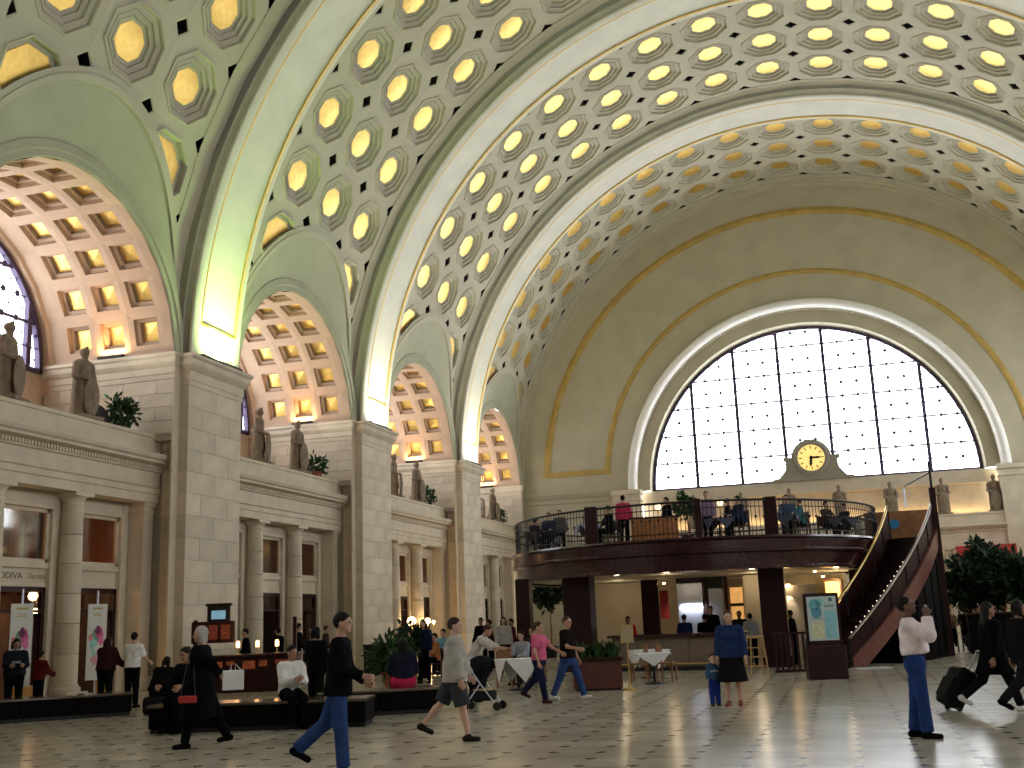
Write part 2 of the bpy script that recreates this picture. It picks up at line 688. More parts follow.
# ribs
prof = [(19.7, 0.30), (18.90, 0.30), (18.84, 0.22), (18.80, 0.30), (18.66, 0.34), (18.54, 0.28), (18.48, 0.16), (18.44, 0.10), (18.36, 0.10), (18.33, 0.14), (18.33, 0.52), (18.40, 0.56), (18.40, 2.64), (18.33, 2.68),
        (18.33, 2.96), (18.40, 3.02), (18.72, 3.06), (18.86, 3.2), (19.7, 3.2)]
RA = np.linspace(-PI / 2, PI / 2, 97)
mb = MB()
mb.sweep([[(r * math.sin(a), y, ZS + r * math.cos(a)) for r, y in prof] for a in RA], False)
ME_RIB = auto_smooth(mb.mesh('rib', M_RIB), 40)
mb = MB()
for yy, rr in ((0.54, 0.038), (2.66, 0.04), (2.78, 0.025)):
    mb.tube([(18.345 * math.sin(a), yy, ZS + 18.345 * math.cos(a)) for a in RA[2:-2]], rr, 6)
for s in (-1, 1):
    mb.tube([(s * 18.345 * math.sin(RA[-3]), yy, ZS + 18.345 * math.cos(RA[-3])) for yy in (0.54, 2.66)], 0.05, 6)
ME_GILT = mb.mesh('gilt_moulding', M_GILT, True)
for k in range(-2, 4):
    o = link('rib', ME_RIB, ceiling, (0, RIBY[k], 0))
    link('gilt_moulding', ME_GILT, o)
mb = MB()
mb.sweep([[(r * math.sin(a), y, ZS + r * math.cos(a)) for r, y in ((19.6, -0.45), (18.85, -0.45), (18.78, -0.38), (18.86, -0.30), (18.86, -0.24), (18.66, -0.20), (18.60, 0.02))] for a in RA], False)
auto_smooth(mb.build('end_rib', M_ENDW, ceiling, (0, YEND, 0)).data, 40)

# ------------------------------------------------------------------ wall_left
wall_left = struct('wall_left', 'cream stone side wall with piers, coffered arches, columns and shop fronts', 'wall')
# piers with coursed stone
ZB, ZT = 0.42, 9.40
NC = 13
CH = (ZT - ZB) / NC


def blockmesh(wd, dp, h):
    return MB().box(-dp, 0, 0.003, wd - 0.003, 0.003, h - 0.003, 0.009).mesh('stone_block', M_STONE)


ME_B16, ME_B08 = blockmesh(1.6, 0.9, CH), blockmesh(0.8, 0.9, CH)
mb = MB()
mb.box(-21.0, R * -1 - 0.02, 0.02, RIBW - 0.02, 0, ZT)
ME_CORE = mb.mesh('pier_core', M_JOINT)
cp = [(0.0, ZT - 0.02), (0.03, ZT), (0.03, ZT + 0.16), (0.06, ZT + 0.18), (0.06, ZT + 0.46), (0.12, ZT + 0.52), (0.20, ZT + 0.62), (0.22, ZT + 0.66), (0.22, ZT + 0.82), (0.30, ZT + 0.88),
      (0.30, ZT + 0.97), (0.0, ZT + 0.97)]


def wrap3(prof, x_in, x_face, y0, y1):
    """moulding running round the three sides of a pier; prof = (projection, z)"""
    path = [(x_in, y0, 0, -1), (x_face, y0, 1, -1), (x_face, y1, 1, 1), (x_in, y1, 0, 1)]
    return [[(px + p * dx, py + p * dy, z) for p, z in prof] for px, py, dx, dy in path]


mb = MB()
mb.sweep(wrap3(cp, -21.0, -R, 0, RIBW), False)
mb.add([(-21, 0, ZT + 0.97), (-R + .0, 0, ZT + 0.97), (-R, RIBW, ZT + 0.97), (-21, RIBW, ZT + 0.97)], [(0, 1, 2, 3)])
ME_PCOR = mb.mesh('cornice', M_STONE2)
mb = MB()
mb.sweep(wrap3([(0.0, ZB), (0.04, ZB - 0.02), (0.06, ZB - 0.08), (0.06, 0.0)], -21.0, -R, 0, RIBW), False)
ME_PBASE = mb.mesh('plinth', M_STONE2)
for k in range(-2, 4):
    p = link('pier', ME_CORE, wall_left, (0, RIBY[k], 0))
    link('cornice', ME_PCOR, p)
    link('plinth', ME_PBASE, p)
    for c in range(NC):
        z = ZB + c * CH
        runs = [(0, ME_B16), (1.6, ME_B16)] if c % 2 == 0 else [(0, ME_B08), (0.8, ME_B16), (2.4, ME_B08)]
        if k < 1:
            continue
        for yy, me in runs:
            link('stone_block', me, p, (-R, yy, z))
mb = MB()
for k in (-2, -1, 0):
    mb.box(-19.2, -R - 0.002, RIBY[k], RIBY[k] + RIBW, ZB, ZT)
mb.build('pier_facing', M_STONE2, wall_left)

# side arches --------------------------------------------------------------
RT_, ZT_ = 4.75, 10.0
XW = -23.6
CW = 1.27
XCOL = (-19.65, -20.92, -22.19)
CAA = math.radians(15.1)


def tun(a, x, d=0.0):
    return (x, (RT_ + d) * math.sin(a), (RT_ + d) * math.cos(a))


def sq_coffer():
    h = CAA / 2
    rings = [([(-CW / 2, -h), (CW / 2, -h), (CW / 2, h), (-CW / 2, h)], 0)]
    for k, d in ((0.43, 0), (0.425, 0.15), (0.31, 0.15), (0.30, 0.31)):
        a = k / RT_
        rings.append(([(-k, -a), (k, -a), (k, a), (-k, a)], d))
    v = []
    # subdivide along the arc in the outer ring so that neighbours meet
    for ring, d in rings:
        v += [tun(a, x, d) for x, a in ring]
    f = []
    for k in range(len(rings) - 1):
        for i in range(4):
            j = (i + 1) % 4
            f.append((k * 4 + i, k * 4 + j, (k + 1) * 4 + j, (k + 1) * 4 + i))
    return v, f


ME_SQC = smesh('coffer', sq_coffer(), M_PINK)
k = 0.30
a = k / RT_
ME_SQP = new_mesh('gilded_panel', [tun(-a, -k, .29), tun(-a, k, .29), tun(a, k, .29), tun(a, -k, .29), tun(0, 0, .25)], [(0, 1, 4), (1, 2, 4), (2, 3, 4), (3, 0, 4)], M_GOLD)
mb = MB()
aa = [math.radians(-97 + i * (97 - 83.05) / 2) for i in range(3)] + [CAA * (i - 5.5) for i in range(1, 11)] + [math.radians(83.05 + i * (97 - 83.05) / 2) for i in range(3)]
x_in, x_out = XCOL[0] + CW / 2, XCOL[2] - CW / 2
mb.sweep([[tun(a, XA - 0.06), tun(a, x_in)] for a in aa], False)
mb.sweep([[tun(a, x_out), tun(a, XW + 0.35), tun(a, XW + 0.3, -0.12), tun(a, XW, -0.12)] for a in aa], False)
for s in (-1, 1):
    A = [math.radians(83.05), math.radians(97)]
    mb.sweep([[tun(s * a, x_in), tun(s * a, x_out)] for a in A], False)
ME_TB = mb.mesh('arch_vault', M_PINK)
# outer cover of a side arch, jambs, jamb cornice
mb = MB()
for s in (-1, 1):
    mb.box(XW, XA, s * 4.72 if s > 0 else -5.2, 5.2 if s > 0 else -4.72, 7.6, 9.98)
    mb.box(XA - 0.02, XA, min(s * 4.72, s * 5.06), max(s * 4.72, s * 5.06), 0, 7.7)
ME_JAMB = mb.mesh('arch_jamb', M_JOINT)
mb = MB()
jp = [(0.0, 9.55), (0.03, 9.58), (0.03, 9.72), (0.06, 9.76), (0.06, 9.95), (0.12, 10.02), (0.17, 10.10), (0.18, 10.25), (0.24, 10.30), (0.24, 10.40), (0.0, 10.42)]
for s in (-1, 1):
    mb.sweep([[(XW, s * (4.72 - p), z) for p, z in jp], [(XA - 0.02, s * (4.72 - p), z) for p, z in jp]], False)
    mb.sweep([[(XA + p * 0.6, s * (4.74 - p), z) for p, z in jp], [(XA + p * 0.6, s * 5.06, z) for p, z in jp]], False)
    mb.add([(XA + p * 0.6, s * (4.74 - p), z) for p, z in jp] + [(XA - 0.02, s * (4.72 - p), z) for p, z in jp], [(i, i + 1, i + 12, i + 11) for i in range(10)])
ME_JCOR = mb.mesh('jamb_cornice', M_STONE2)
mb = MB()
for s in (-1, 1):
    mb.box(XA - 0.06, XA + 0.004, min(s * 4.7, s * 5.06), max(s * 4.7, s * 5.06), 0, 9.56)
mb.box(XW, XA - 0.02, -4.72, -4.69, 7.6, 9.56)
ME_ASTR = mb.mesh('arch_strip', M_STONE2)
jl = (abs(XW - XA) - 0.06) / 4
jh = (9.55 - 7.80) / 4
ME_JB = MB().box(0.006, jl - 0.006, -0.03, 0.05, 0.006, jh - 0.006, 0.01).mesh('stone_block', M_STONE)
ME_JBH = MB().box(0.006, jl / 2 - 0.006, -0.03, 0.05, 0.006, jh - 0.006, 0.01).mesh('stone_block', M_STONE)


def arch_wall(mb, X, y0, y1, z0, z1, yc, zc, r, n=24, d=0.0, axis=0):
    """a wall plane with an arched opening, sill at zc (axis 0: plane X=const; 1: plane Y=const)"""
    def P(h, z):
        return (X, h, z) if axis == 0 else (h, X, z)
    ang = sorted(set([PI * i / n for i in range(n + 1)] + [math.atan2(z1 - zc, y1 - yc), math.atan2(z1 - zc, y0 - yc)]))
    v, f = [], []
    for a in ang:
        c, s = math.cos(a), math.sin(a)
        v.append(P(yc + r * c, zc + r * s))
        t = []
        if c > 1e-9:
            t.append((y1 - yc) / c)
        if c < -1e-9:
            t.append((y0 - yc) / c)
        if s > 1e-9:
            t.append((z1 - zc) / s)
        t = min(t)
        v.append(P(yc + t * c, zc + t * s))
    f = [(2 * i, 2 * i + 1, 2 * i + 3, 2 * i + 2) for i in range(len(ang) - 1)]
    mb.add(v, f)
    mb.add([P(y0, z0), P(y1, z0), P(y1, zc), P(y0, zc)], [(0, 1, 2, 3)])


mb = MB()
arch_wall(mb, XW - 0.02, -SP / 2, SP / 2, 0, 17.6, 0, 10.15, 4.42)
mb.add([(XW - 0.02, -SP / 2, 17.6), (-18.3, -SP / 2, 17.6), (-18.3, SP / 2, 17.6), (XW - 0.02, SP / 2, 17.6)], [(0, 1, 2, 3)])
ME_OUT = mb.mesh('outer_wall', M_PINK)

# entablature, parapet and ledge, columns, pilasters
XE = -19.32
ep = [(XE - 0.6, 5.66), (XE, 5.66), (XE, 5.92), (XE + 0.04, 5.94), (XE + 0.04, 6.10), (XE + 0.09, 6.14), (XE + 0.02, 6.17), (XE + 0.02, 6.60), (XE + 0.10, 6.63), (XE + 0.10, 6.80), (XE + 0.34, 6.86), (XE + 0.34, 6.93), (XE + 0.42, 6.98),
      (XE + 0.46, 7.08), (XE + 0.46, 7.12), (XE, 7.16), (XE, 7.68), (XE + 0.05, 7.70), (XE + 0.05, 7.80), (XW, 7.80)]
mb = MB()
mb.sweep([[(x, -5.05, z) for x, z in ep], [(x, 5.05, z) for x, z in ep]], False)
ME_ENT = mb.mesh('entablature', M_STONE2)
mb = MB()
for i in range(82):
    y = -4.95 + i * 0.122
    mb.box(XE + 0.09, XE + 0.18, y, y + 0.07, 6.68, 6.79)
ME_DENT = mb.mesh('dentil_course', M_STONE2)
NDR = 6
z0c, z1c = 0.40, 5.30
DRUMS = []
for i in range(NDR):
    t0, t1 = i / NDR, (i + 1) / NDR
    r0, r1 = 0.335 - 0.05 * t0 ** 1.6, 0.335 - 0.05 * t1 ** 1.6
    za, zb = z0c + (z1c - z0c) * t0 + .006, z0c + (z1c - z0c) * t1 - .006
    DRUMS.append(auto_smooth(MB().lathe([(r0 - .012, za), (r0, za + .012), (r1, zb - .012), (r1 - .012, zb)], 24).mesh('drum', M_STONE), 40))
mb = MB()
mb.lathe([(0.28, 5.28), (0.305, 5.33), (0.28, 5.36), (0.29, 5.42), (0.32, 5.47), (0.38, 5.54), (0.39, 5.55)], 24)
mb.box(-0.41, 0.41, -0.41, 0.41, 5.55, 5.66, 0.01)
ME_CAP = auto_smooth(mb.mesh('capital', M_STONE2), 40)
mb = MB()
mb.box(-0.44, 0.44, -0.44, 0.44, 0, 0.2, 0.01)
mb.lathe([(0.41, 0.2), (0.43, 0.25), (0.41, 0.32), (0.37, 0.34), (0.36, 0.40), (0.335, 0.41)], 24)
ME_CB = auto_smooth(mb.mesh('column_base', M_STONE2), 40)
mb = MB()
mb.box(-0.30, 0.30, -0.28, 0.28, 0.0, 0.35, 0.01)
mb.box(-0.26, 0.26, -0.24, 0.24, 0.35, 5.35)
mb.box(-0.29, 0.29, -0.27, 0.27, 5.35, 5.42, 0.01)
mb.box(-0.27, 0.27, -0.25, 0.25, 5.42, 5.54)
mb.box(-0.33, 0.33, -0.31, 0.31, 5.54, 5.66, 0.01)
ME_PIL = mb.mesh('pilaster', M_STONE2)
# screen wall behind the columns with three openings
XS = -19.98
OPN = (-3.1, 0.02, 3.12)
mb = MB()
edges = [-5.06] + [e for c in OPN for e in (c - 1.10, c + 1.10)] + [5.06]
for i in range(0, len(edges), 2):
    mb.box(XS - 0.25, XS, edges[i], edges[i + 1], 0, 5.70)
for c in OPN:
    mb.box(XS - 0.22, XS - 0.02, c - 1.10, c + 1.10, 5.22, 5.70)
    mb.box(XS - 0.22, XS - 0.10, c - 1.10, c + 1.10, 3.10, 3.56)
    mb.box(XS - 0.26, XS - 0.02, c - 1.10, c + 1.10, 3.54, 3.70, 0.015)
    mb.box(XS - 0.26, XS - 0.06, c - 1.10, c + 1.10, 3.04, 3.12, 0.015)
ME_SCR = mb.mesh('screen_wall', M_STONE2)
mb = MB()
for c in OPN:
    for yy in (c - 1.10, c + 0.98):
        mb.box(XS - 0.12, XS + 0.05, yy, yy + 0.12, 0, 5.30, 0.01)
    mb.box(XS - 0.12, XS + 0.05, c - 1.10, c + 1.10, 5.18, 5.30, 0.01)
ME_ARCH = mb.mesh('opening_surround', M_STONE2)

for b in range(0, 4):
    L = (0, BAYC[b], 0)
    link('arch_fascia', ME_FASC, wall_left, L)
    link('arch_vault', ME_TB, wall_left, (0, BAYC[b], ZT_))
    for i in range(-5, 6):
        for x in XCOL:
            o = link('coffer', ME_SQC, wall_left, mw=Matrix.Translation((x, BAYC[b], ZT_)) @ Matrix.Rotation(-i * CAA, 4, 'X'))
            link('gilded_panel', ME_SQP, o)
    for nm, me in (('arch_jamb', ME_JAMB), ('jamb_cornice', ME_JCOR), ('arch_strip', ME_ASTR), ('outer_wall', ME_OUT), ('entablature', ME_ENT), ('screen_wall', ME_SCR),
                   ('opening_surround', ME_ARCH)):
        link(nm, me, wall_left, L)
    tag(link('dentil_course', ME_DENT, wall_left, L), kind='stuff')
    for c in range(4):
        xs = [XW + 0.03 + i * jl for i in range(4)] if c % 2 == 0 else [XW + 0.03 + jl / 2 + i * jl for i in range(3)]
        for x in xs:
            link('stone_block', ME_JB, wall_left, (x, BAYC[b] + 4.72, 7.80 + c * jh))
        if c % 2:
            for x in (XW + 0.03, XW + 0.03 + 3.5 * jl):
                link('stone_block', ME_JBH, wall_left, (x, BAYC[b] + 4.72, 7.80 + c * jh))
    for yy in (-1.55, 1.55):
        c = link('column', ME_CB, wall_left, (-19.72, BAYC[b] + yy, 0))
        for d in DRUMS:
            link('drum', d, c)
        link('capital', ME_CAP, c)
    for yy in (-4.72, 4.72):
        link('pilaster', ME_PIL, wall_left, (-19.70, BAYC[b] + yy, 0))
# near bays beside and behind the photographer: plain wall with an arched window
mb = MB()
for b in (-2, -1):
    arch_wall(mb, XA, BAYC[b] - 5.06, BAYC[b] + 5.06, 0, 17.7, BAYC[b], 10.0, 4.6)
mb.build('near_wall', M_STONE2, wall_left)
mb = MB()
mb.box(-24.0, -18.0, YBACK - 1, RIBY[0] + 1.2, 17.25, 17.8)
mb.box(-24.0, -23.5, RIBY[0] - 0.5, RIBY[0] + 1.2, 0, 17.6)
mb.box(-24.0, -18.6, RIBY[0] + .9, RIBY[0] + 1.2, 0, 17.6)
mb.build('roof_edge', M_STONE2, wall_left)

# ------------------------------------------------------------------ right, back, floor slab
wall_right = struct('wall_right', 'cream stone side wall with arched windows opposite the shops', 'wall')
mb = MB()
for b in ():
    mb.box(18.65, 19.0, BAYC[b] - 5.06, BAYC[b] + 5.06, 0, 17.7)
for b in range(-2, 4):
    if b >= -2:
        arch_wall(mb, 18.65, BAYC[b] - 5.06, BAYC[b] + 5.06, 0, 17.7, BAYC[b], 10.0, 4.6)
    mb.box(18.33, 19.2, BAYC[b] - 5.06 - RIBW, BAYC[b] - 5.04, 0, ZS)
    mb.box(18.64, 19.2, BAYC[b] - 5.06 - RIBW, BAYC[b] - 5.04, ZS, 17.7)
mb.box(17.9, 19.5, YBACK - 1, YEND + 1, 17.25, 17.9)
mb.build('arcade_wall', M_STONE2, wall_right)
ME_RW = MB().sweep([[(18.8, 4.7 * math.cos(p), 10.0 + 4.7 * math.sin(p)), (18.8, 4.7 * math.cos(p), 10.0)] for p in np.linspace(0, PI, 25)], False).mesh('pane', M_GLASS)
for b in range(-2, 4):
    link('pane', ME_RW, wall_right, (0, BAYC[b], 0))
    if b < 0:
        link('pane', ME_RW, wall_left, (-37.5, BAYC[b], 0))
wall_back = struct('wall_back', 'plain plaster wall closing the hall behind the viewer', 'wall')
MB().box(-25, 20, YBACK - 1.2, YBACK - 1.0, 0, 31).build('plaster', mat('back_wall_brown', (.16, .12, .09), .8, 0, .1, 2), wall_back)
# ------------------------------------------------------------------ wall_end
ZW, RW = 9.58, 10.05
wall_end = struct('wall_end', 'olive end wall with gold bands and the great half-round window', 'wall')
mb = MB()
arch_wall(mb, YEND, -20, 20, 0, 31, 0, ZW, 10.97, 48, axis=1)
# remove the part below: the wall goes on below the window, cut for the statue niche
mb.v, mb.f, mb.m = mb.v[:-4], mb.f[:-1], mb.m[:-1]
for x0, x1 in ((-20, -10.97), (10.97, 20)):
    mb.add([(x0, YEND, 0), (x1, YEND, 0), (x1, YEND, ZW), (x0, YEND, ZW)], [(0, 1, 2, 3)])
mb.build('plaster_face', M_ENDW, wall_end)
AE = np.linspace(0, PI, 73)
mb = MB()   # splayed reveal of the window
mb.sweep([[(10.97 * math.cos(a), YEND, ZW + 10.97 * math.sin(a)), (10.95 * math.cos(a), YEND + 0.30, ZW + 10.95 * math.sin(a)), (10.2 * math.cos(a), YEND + 0.36, ZW + 10.2 * math.sin(a)),
           (10.12 * math.cos(a), YEND + 1.15, ZW + 10.12 * math.sin(a)), (10.0 * math.cos(a), YEND + 1.2, ZW + 10.0 * math.sin(a))] for a in AE], False)
auto_smooth(mb.build('window_reveal', M_ENDW, wall_end).data, 40)
mb = MB()   # the pale roll moulding round the window
ring = []
for a in AE:
    sec = []
    for t in np.linspace(0, PI, 9):
        r = 11.27 - 0.31 * math.cos(t)
        sec.append((r * math.cos(a), YEND - 0.5 * math.sin(t) ** .8, ZW + 0.1 + r * math.sin(a)))
    ring.append(sec)
mb.sweep(ring, False)
mb.build('roll_moulding', mat('white_roll_plaster', (.90, .89, .85), .5, 0, .04, 2), wall_end, smooth=True)
mb = MB()   # gold bands
for r0, r1, zc, zb in ((16.80, 17.26, 10.2, 11.0), (12.74, 13.08, 10.2, 11.0)):
    a0, a1 = math.asin((zb - zc) / r1), PI - math.asin((zb - zc) / r1)
    mb.sweep([[(r0 * math.cos(a), YEND + .01, zc + r0 * math.sin(a)), (r0 * math.cos(a), YEND - 0.05, zc + r0 * math.sin(a)), ((r0 + r1) / 2 * math.cos(a), YEND - 0.09, zc + (r0 + r1) / 2 * math.sin(a)),
               (r1 * math.cos(a), YEND - 0.05, zc + r1 * math.sin(a)), (r1 * math.cos(a), YEND + .01, zc + r1 * math.sin(a))] for a in np.linspace(a0, a1, 73)], False)
for s in (-1, 1):
    mb.box(min(s * 12.65, s * 17.3), max(s * 12.65, s * 17.3), YEND - 0.07, YEND + 0.01, 10.85, 11.2)
mb.build('gold_band', M_GOLDP, wall_end)
mb = MB()   # cornice of the end wall left and right of the window
ecp = [(0.0, 9.05), (0.06, 9.1), (0.06, 9.35), (0.14, 9.45), (0.22, 9.62), (0.26, 9.66), (0.26, 9.78), (0.0, 9.82)]
for s in (-1, 1):
    mb.sweep([[(s * 18.7, YEND - p, z) for p, z in ecp], [(s * 11.9, YEND - p, z) for p, z in ecp]], False)
    mb.box(min(s * 18.7, s * 12.6), max(s * 18.7, s * 12.6), YEND - 0.04, YEND + .01, 8.4, 8.55)
mb.build('cornice', M_ENDW, wall_end)
for s in (-1, 1):  # pilasters that carry the roll moulding
    mb = MB()
    x0, x1 = sorted((s * 10.72, s * 12.5))
    mb.box(x0, x1, YEND - 0.75, YEND + 0.1, 0, 8.9)
    mb.box(x0 - .06, x1 + .06, YEND - 0.82, YEND + 0.1, 8.9, 9.02, .02)
    mb.box(x0, x1, YEND - 0.75, YEND + 0.1, 9.02, 9.3)
    mb.box(x0 - .1, x1 + .1, YEND - 0.88, YEND + 0.1, 9.3, 9.62, .05)
    mb.build('pilaster', M_STONE2, wall_end)
mb = MB()   # sill band with the clock on it, the niche behind the statues
mb.box(-10.8, 10.8, YEND + 0.5, YEND + 1.3, 8.75, 9.10)
mb.box(-10.8, 10.8, YEND + 0.62, YEND + 1.3, 9.10, 9.56)
mb.box(-10.8, 10.8, YEND + 1.0, YEND + 1.4, 6.5, 8.8)
mb.build('window_sill_wall', M_STONE2, wall_end)
mb = MB()   # ledge, parapet and entablature
pr = [(YEND + 1.2, 6.86), (YEND - 0.62, 6.86), (YEND - 0.62, 6.76), (YEND - 0.56, 6.72), (YEND - 0.56, 6.20), (YEND - 1.0, 6.14), (YEND - 1.0, 6.06), (YEND - .86, 5.95), (YEND - .66, 5.86), (YEND - .66, 5.75), (YEND - .58, 5.72), (YEND - .58, 5.25),
      (YEND - .62, 5.2), (YEND - .62, 4.86), (YEND - .05, 4.86)]
for x0, x1 in ((-10.75, 10.75),):
    mb.sweep([[(x0, y, z) for y, z in pr], [(x1, y, z) for y, z in pr]], False)
mb.build('entablature', M_STONE2, wall_end)
mb = MB()
mb.add([(-10.75, YEND + .2, 0), (10.75, YEND + .2, 0), (10.75, YEND + .2, 4.9), (-10.75, YEND + .2, 4.9)], [(0, 1, 2, 3)])
mb.build('lower_wall', M_CREAM, wall_end)
for i in range(6):
    c = link('column', ME_CB, wall_end, (-7.5 + i * 3.0, YEND - 0.25, 0))
    c.scale = (0.86, 0.86, 0.86)
    for d in DRUMS:
        link('drum', d, c)
    link('capital', ME_CAP, c)
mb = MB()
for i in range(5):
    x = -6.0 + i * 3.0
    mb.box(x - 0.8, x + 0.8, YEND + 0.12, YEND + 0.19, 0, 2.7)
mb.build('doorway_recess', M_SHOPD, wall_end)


# ------------------------------------------------------------------ windows
def clip_poly(poly, conv):
    out = poly
    for i in range(len(conv)):
        a, b = np.array(conv[i]), np.array(conv[(i + 1) % len(conv)])
        e = b - a
        src, out = out, []
        for j in range(len(src)):
            p, q = np.array(src[j]), np.array(src[(j + 1) % len(src)])
            sp_ = e[0] * (p - a)[1] - e[1] * (p - a)[0]
            sq_ = e[0] * (q - a)[1] - e[1] * (q - a)[0]
            if sp_ >= 0:
                out.append(tuple(p))
            if (sp_ >= 0) != (sq_ >= 0):
                t = sp_ / (sp_ - sq_)
                out.append(tuple(p + (q - p) * t))
        if len(out) < 3:
            return []
    return out


def lunette_window(name, label, org, right, out, r, colw, ncol, rowh, shift=0.0):
    """half-round window: org = sill centre, right/out = unit vectors in plan"""
    root = tag(link(name, None), label, 'window', None, 'structure')
    org, right, out = np.array(org, float), np.array(right, float), np.array(out, float)

    def W(h, z, d=0.0):
        return tuple(org + right * h + np.array([0, 0, z]) + out * d)
    hull = [(r * math.cos(a), r * math.sin(a)) for a in np.linspace(0, PI, 49)]

    def solid(poly, d0, d1, nm, m, par=root):
        n = len(poly)
        v = [W(h, z, d0) for h, z in poly] + [W(h, z, d1) for h, z in poly]
        f = [tuple(range(n))[::-1], tuple(range(n, 2 * n))] + [(i, (i + 1) % n, n + (i + 1) % n, n + i) for i in range(n)]
        return link(nm, new_mesh(nm, v, f, m), par)
    mb = MB()
    mb.sweep([[W(q * math.cos(a), q * math.sin(a), d) for q, d in ((r + .02, -.1), (r - .13, -.1), (r - .13, .1), (r + .02, .1))] for a in np.linspace(0, PI, 49)])
    v = [W(h, z, d) for h in (-r, r) for z in (0, 0.14) for d in (-.1, .1)]
    mb.add(v, [(0, 1, 3, 2), (4, 6, 7, 5), (0, 4, 5, 1), (2, 3, 7, 6), (0, 2, 6, 4), (1, 5, 7, 3)])
    mb.build('window_frame', M_MULL, root)
    hs = [colw * (i - ncol / 2) + shift for i in range(ncol + 1)]
    for h in hs:
        if abs(h) < r - 0.3:
            solid([(h - .1, 0), (h + .1, 0), (h + .1, math.sqrt(r * r - h * h)), (h - .1, math.sqrt(r * r - h * h))], -.09, .09, 'mullion', M_MULL)
    nr = int(r / rowh) + 1
    for j in range(2, nr, 2):
        z = j * rowh
        if z < r - .1:
            q = math.sqrt(r * r - z * z)
            solid([(-q, z - .045), (q, z - .045), (q, z + .045), (-q, z + .045)], -.04, .04, 'glazing_bar', M_MULL)
    sub = colw / 3
    ros = MB()
    thin = MB()
    for i in range(-40, 41):
        h = hs[0] + i * sub
        if abs(h) >= r:
            continue
        top = math.sqrt(r * r - h * h)
        if i % 3:
            thin.add([W(h - 0.022, 0, 0), W(h + 0.022, 0, 0), W(h + 0.022, top, 0), W(h - 0.022, top, 0)], [(0, 1, 2, 3)])
        for j in range(0, nr + 1):
            z = j * rowh
            if 0 < z < top - .1:
                q = 0.12 if i % 3 else 0.15
                n0 = [W(h + q * math.cos(t), z + q * math.sin(t), -.06) for t in np.linspace(0, 2 * PI, 7)[:-1]]
                n1 = [W(h + q * .5 * math.cos(t), z + q * .5 * math.sin(t), -.11) for t in np.linspace(0, 2 * PI, 7)[:-1]]
                ros.add(n0 + n1, [(k, (k + 1) % 6, 6 + (k + 1) % 6, 6 + k) for k in range(6)] + [(6, 7, 8, 9, 10, 11)])
            zz = z + rowh / 2
            hh = h + sub / 2
            if zz < math.sqrt(max(r * r - hh * hh, 0)) - .2:   # small dark dot in the middle of each pane
                q = 0.06
                n0 = [W(hh + q * math.cos(t), zz + q * math.sin(t), -.03) for t in np.linspace(0, 2 * PI, 5)[:-1]]
                ros.add(n0, [(0, 1, 2, 3)])
            poly = clip_poly([(h, z), (h + sub, z), (h + sub, z + rowh), (h, z + rowh)], hull)
            if len(poly) >= 3:
                link('pane', new_mesh('pane', [W(a, c, 0.01) for a, c in poly], [tuple(range(len(poly)))], M_GLASS), root)
    for j in range(1, nr + 1, 2):
        z = j * rowh
        if z < r:
            q = math.sqrt(r * r - z * z)
            thin.add([W(-q, z - 0.022, 0), W(q, z - 0.022, 0), W(q, z + 0.022, 0), W(-q, z + 0.022, 0)], [(0, 1, 2, 3)])
    tag(ros.build('lattice_rosettes', M_MULL, root), kind='stuff')
    tag(thin.build('thin_glazing_lines', M_MULL, root), kind='stuff')
    return root


lunette_window('window_1', 'great half-round latticed window glaring white in the end wall', (0, YEND + 1.12, ZW), (1, 0, 0), (0, 1, 0), RW, 2.86, 7, 0.885, shift=0.0)
for i, b in enumerate(range(0, 4)):
    lunette_window('window_%d' % (i + 2), ['half-round latticed window inside the nearest side arch', 'half-round latticed window inside the second side arch',
                                           'half-round latticed window inside the third side arch', 'half-round latticed window inside the farthest side arch'][i],
                   (XW + 0.02, BAYC[b], 10.15), (0, 1, 0), (-1, 0, 0), 4.45, 1.9, 4, 0.8)


# ------------------------------------------------------------------ daylight portals and uplights
def portal(loc, d, sx, sy):
    o = lamp('window_portal', 'AREA', loc, 1.0, (1, 1, 1), d, sx, sy)
    o.data.cycles.is_portal = True
    return o


portal((0, YEND + 1.3, ZW + 5.1), (0, -1, 0), 20.4, 10.6)
for b in range(-2, 4):
    portal((18.9, BAYC[b], 12.4), (-1, 0, 0), 9.6, 5.2)
    portal((-24.0 if b >= 0 else -18.9, BAYC[b], 12.4), (1, 0, 0), 9.6, 5.2)

ME_LB = MB().box(-0.16, 0.16, -1.0, 1.0, 0, 0.12, 0.01).mesh('lamp_box', M_BLACK)


def uplight(label, loc, energy, color, d, sx, sy, lens=M_WHITELAMP, group=None):
    t = thing('cornice_uplight', label, 'uplight', loc, 0, group)
    mbx = MB().box(-sx / 2 - .03, sx / 2 + .03, -sy / 2 - .03, sy / 2 + .03, 0, 0.10, 00.022)
    mbx.build('lamp_housing', M_BLACK, t)
    l = lamp('uplight_lamp', 'AREA', (0, 0, 0.125), energy, color, d, sx, sy)
    l.parent = t
    return t


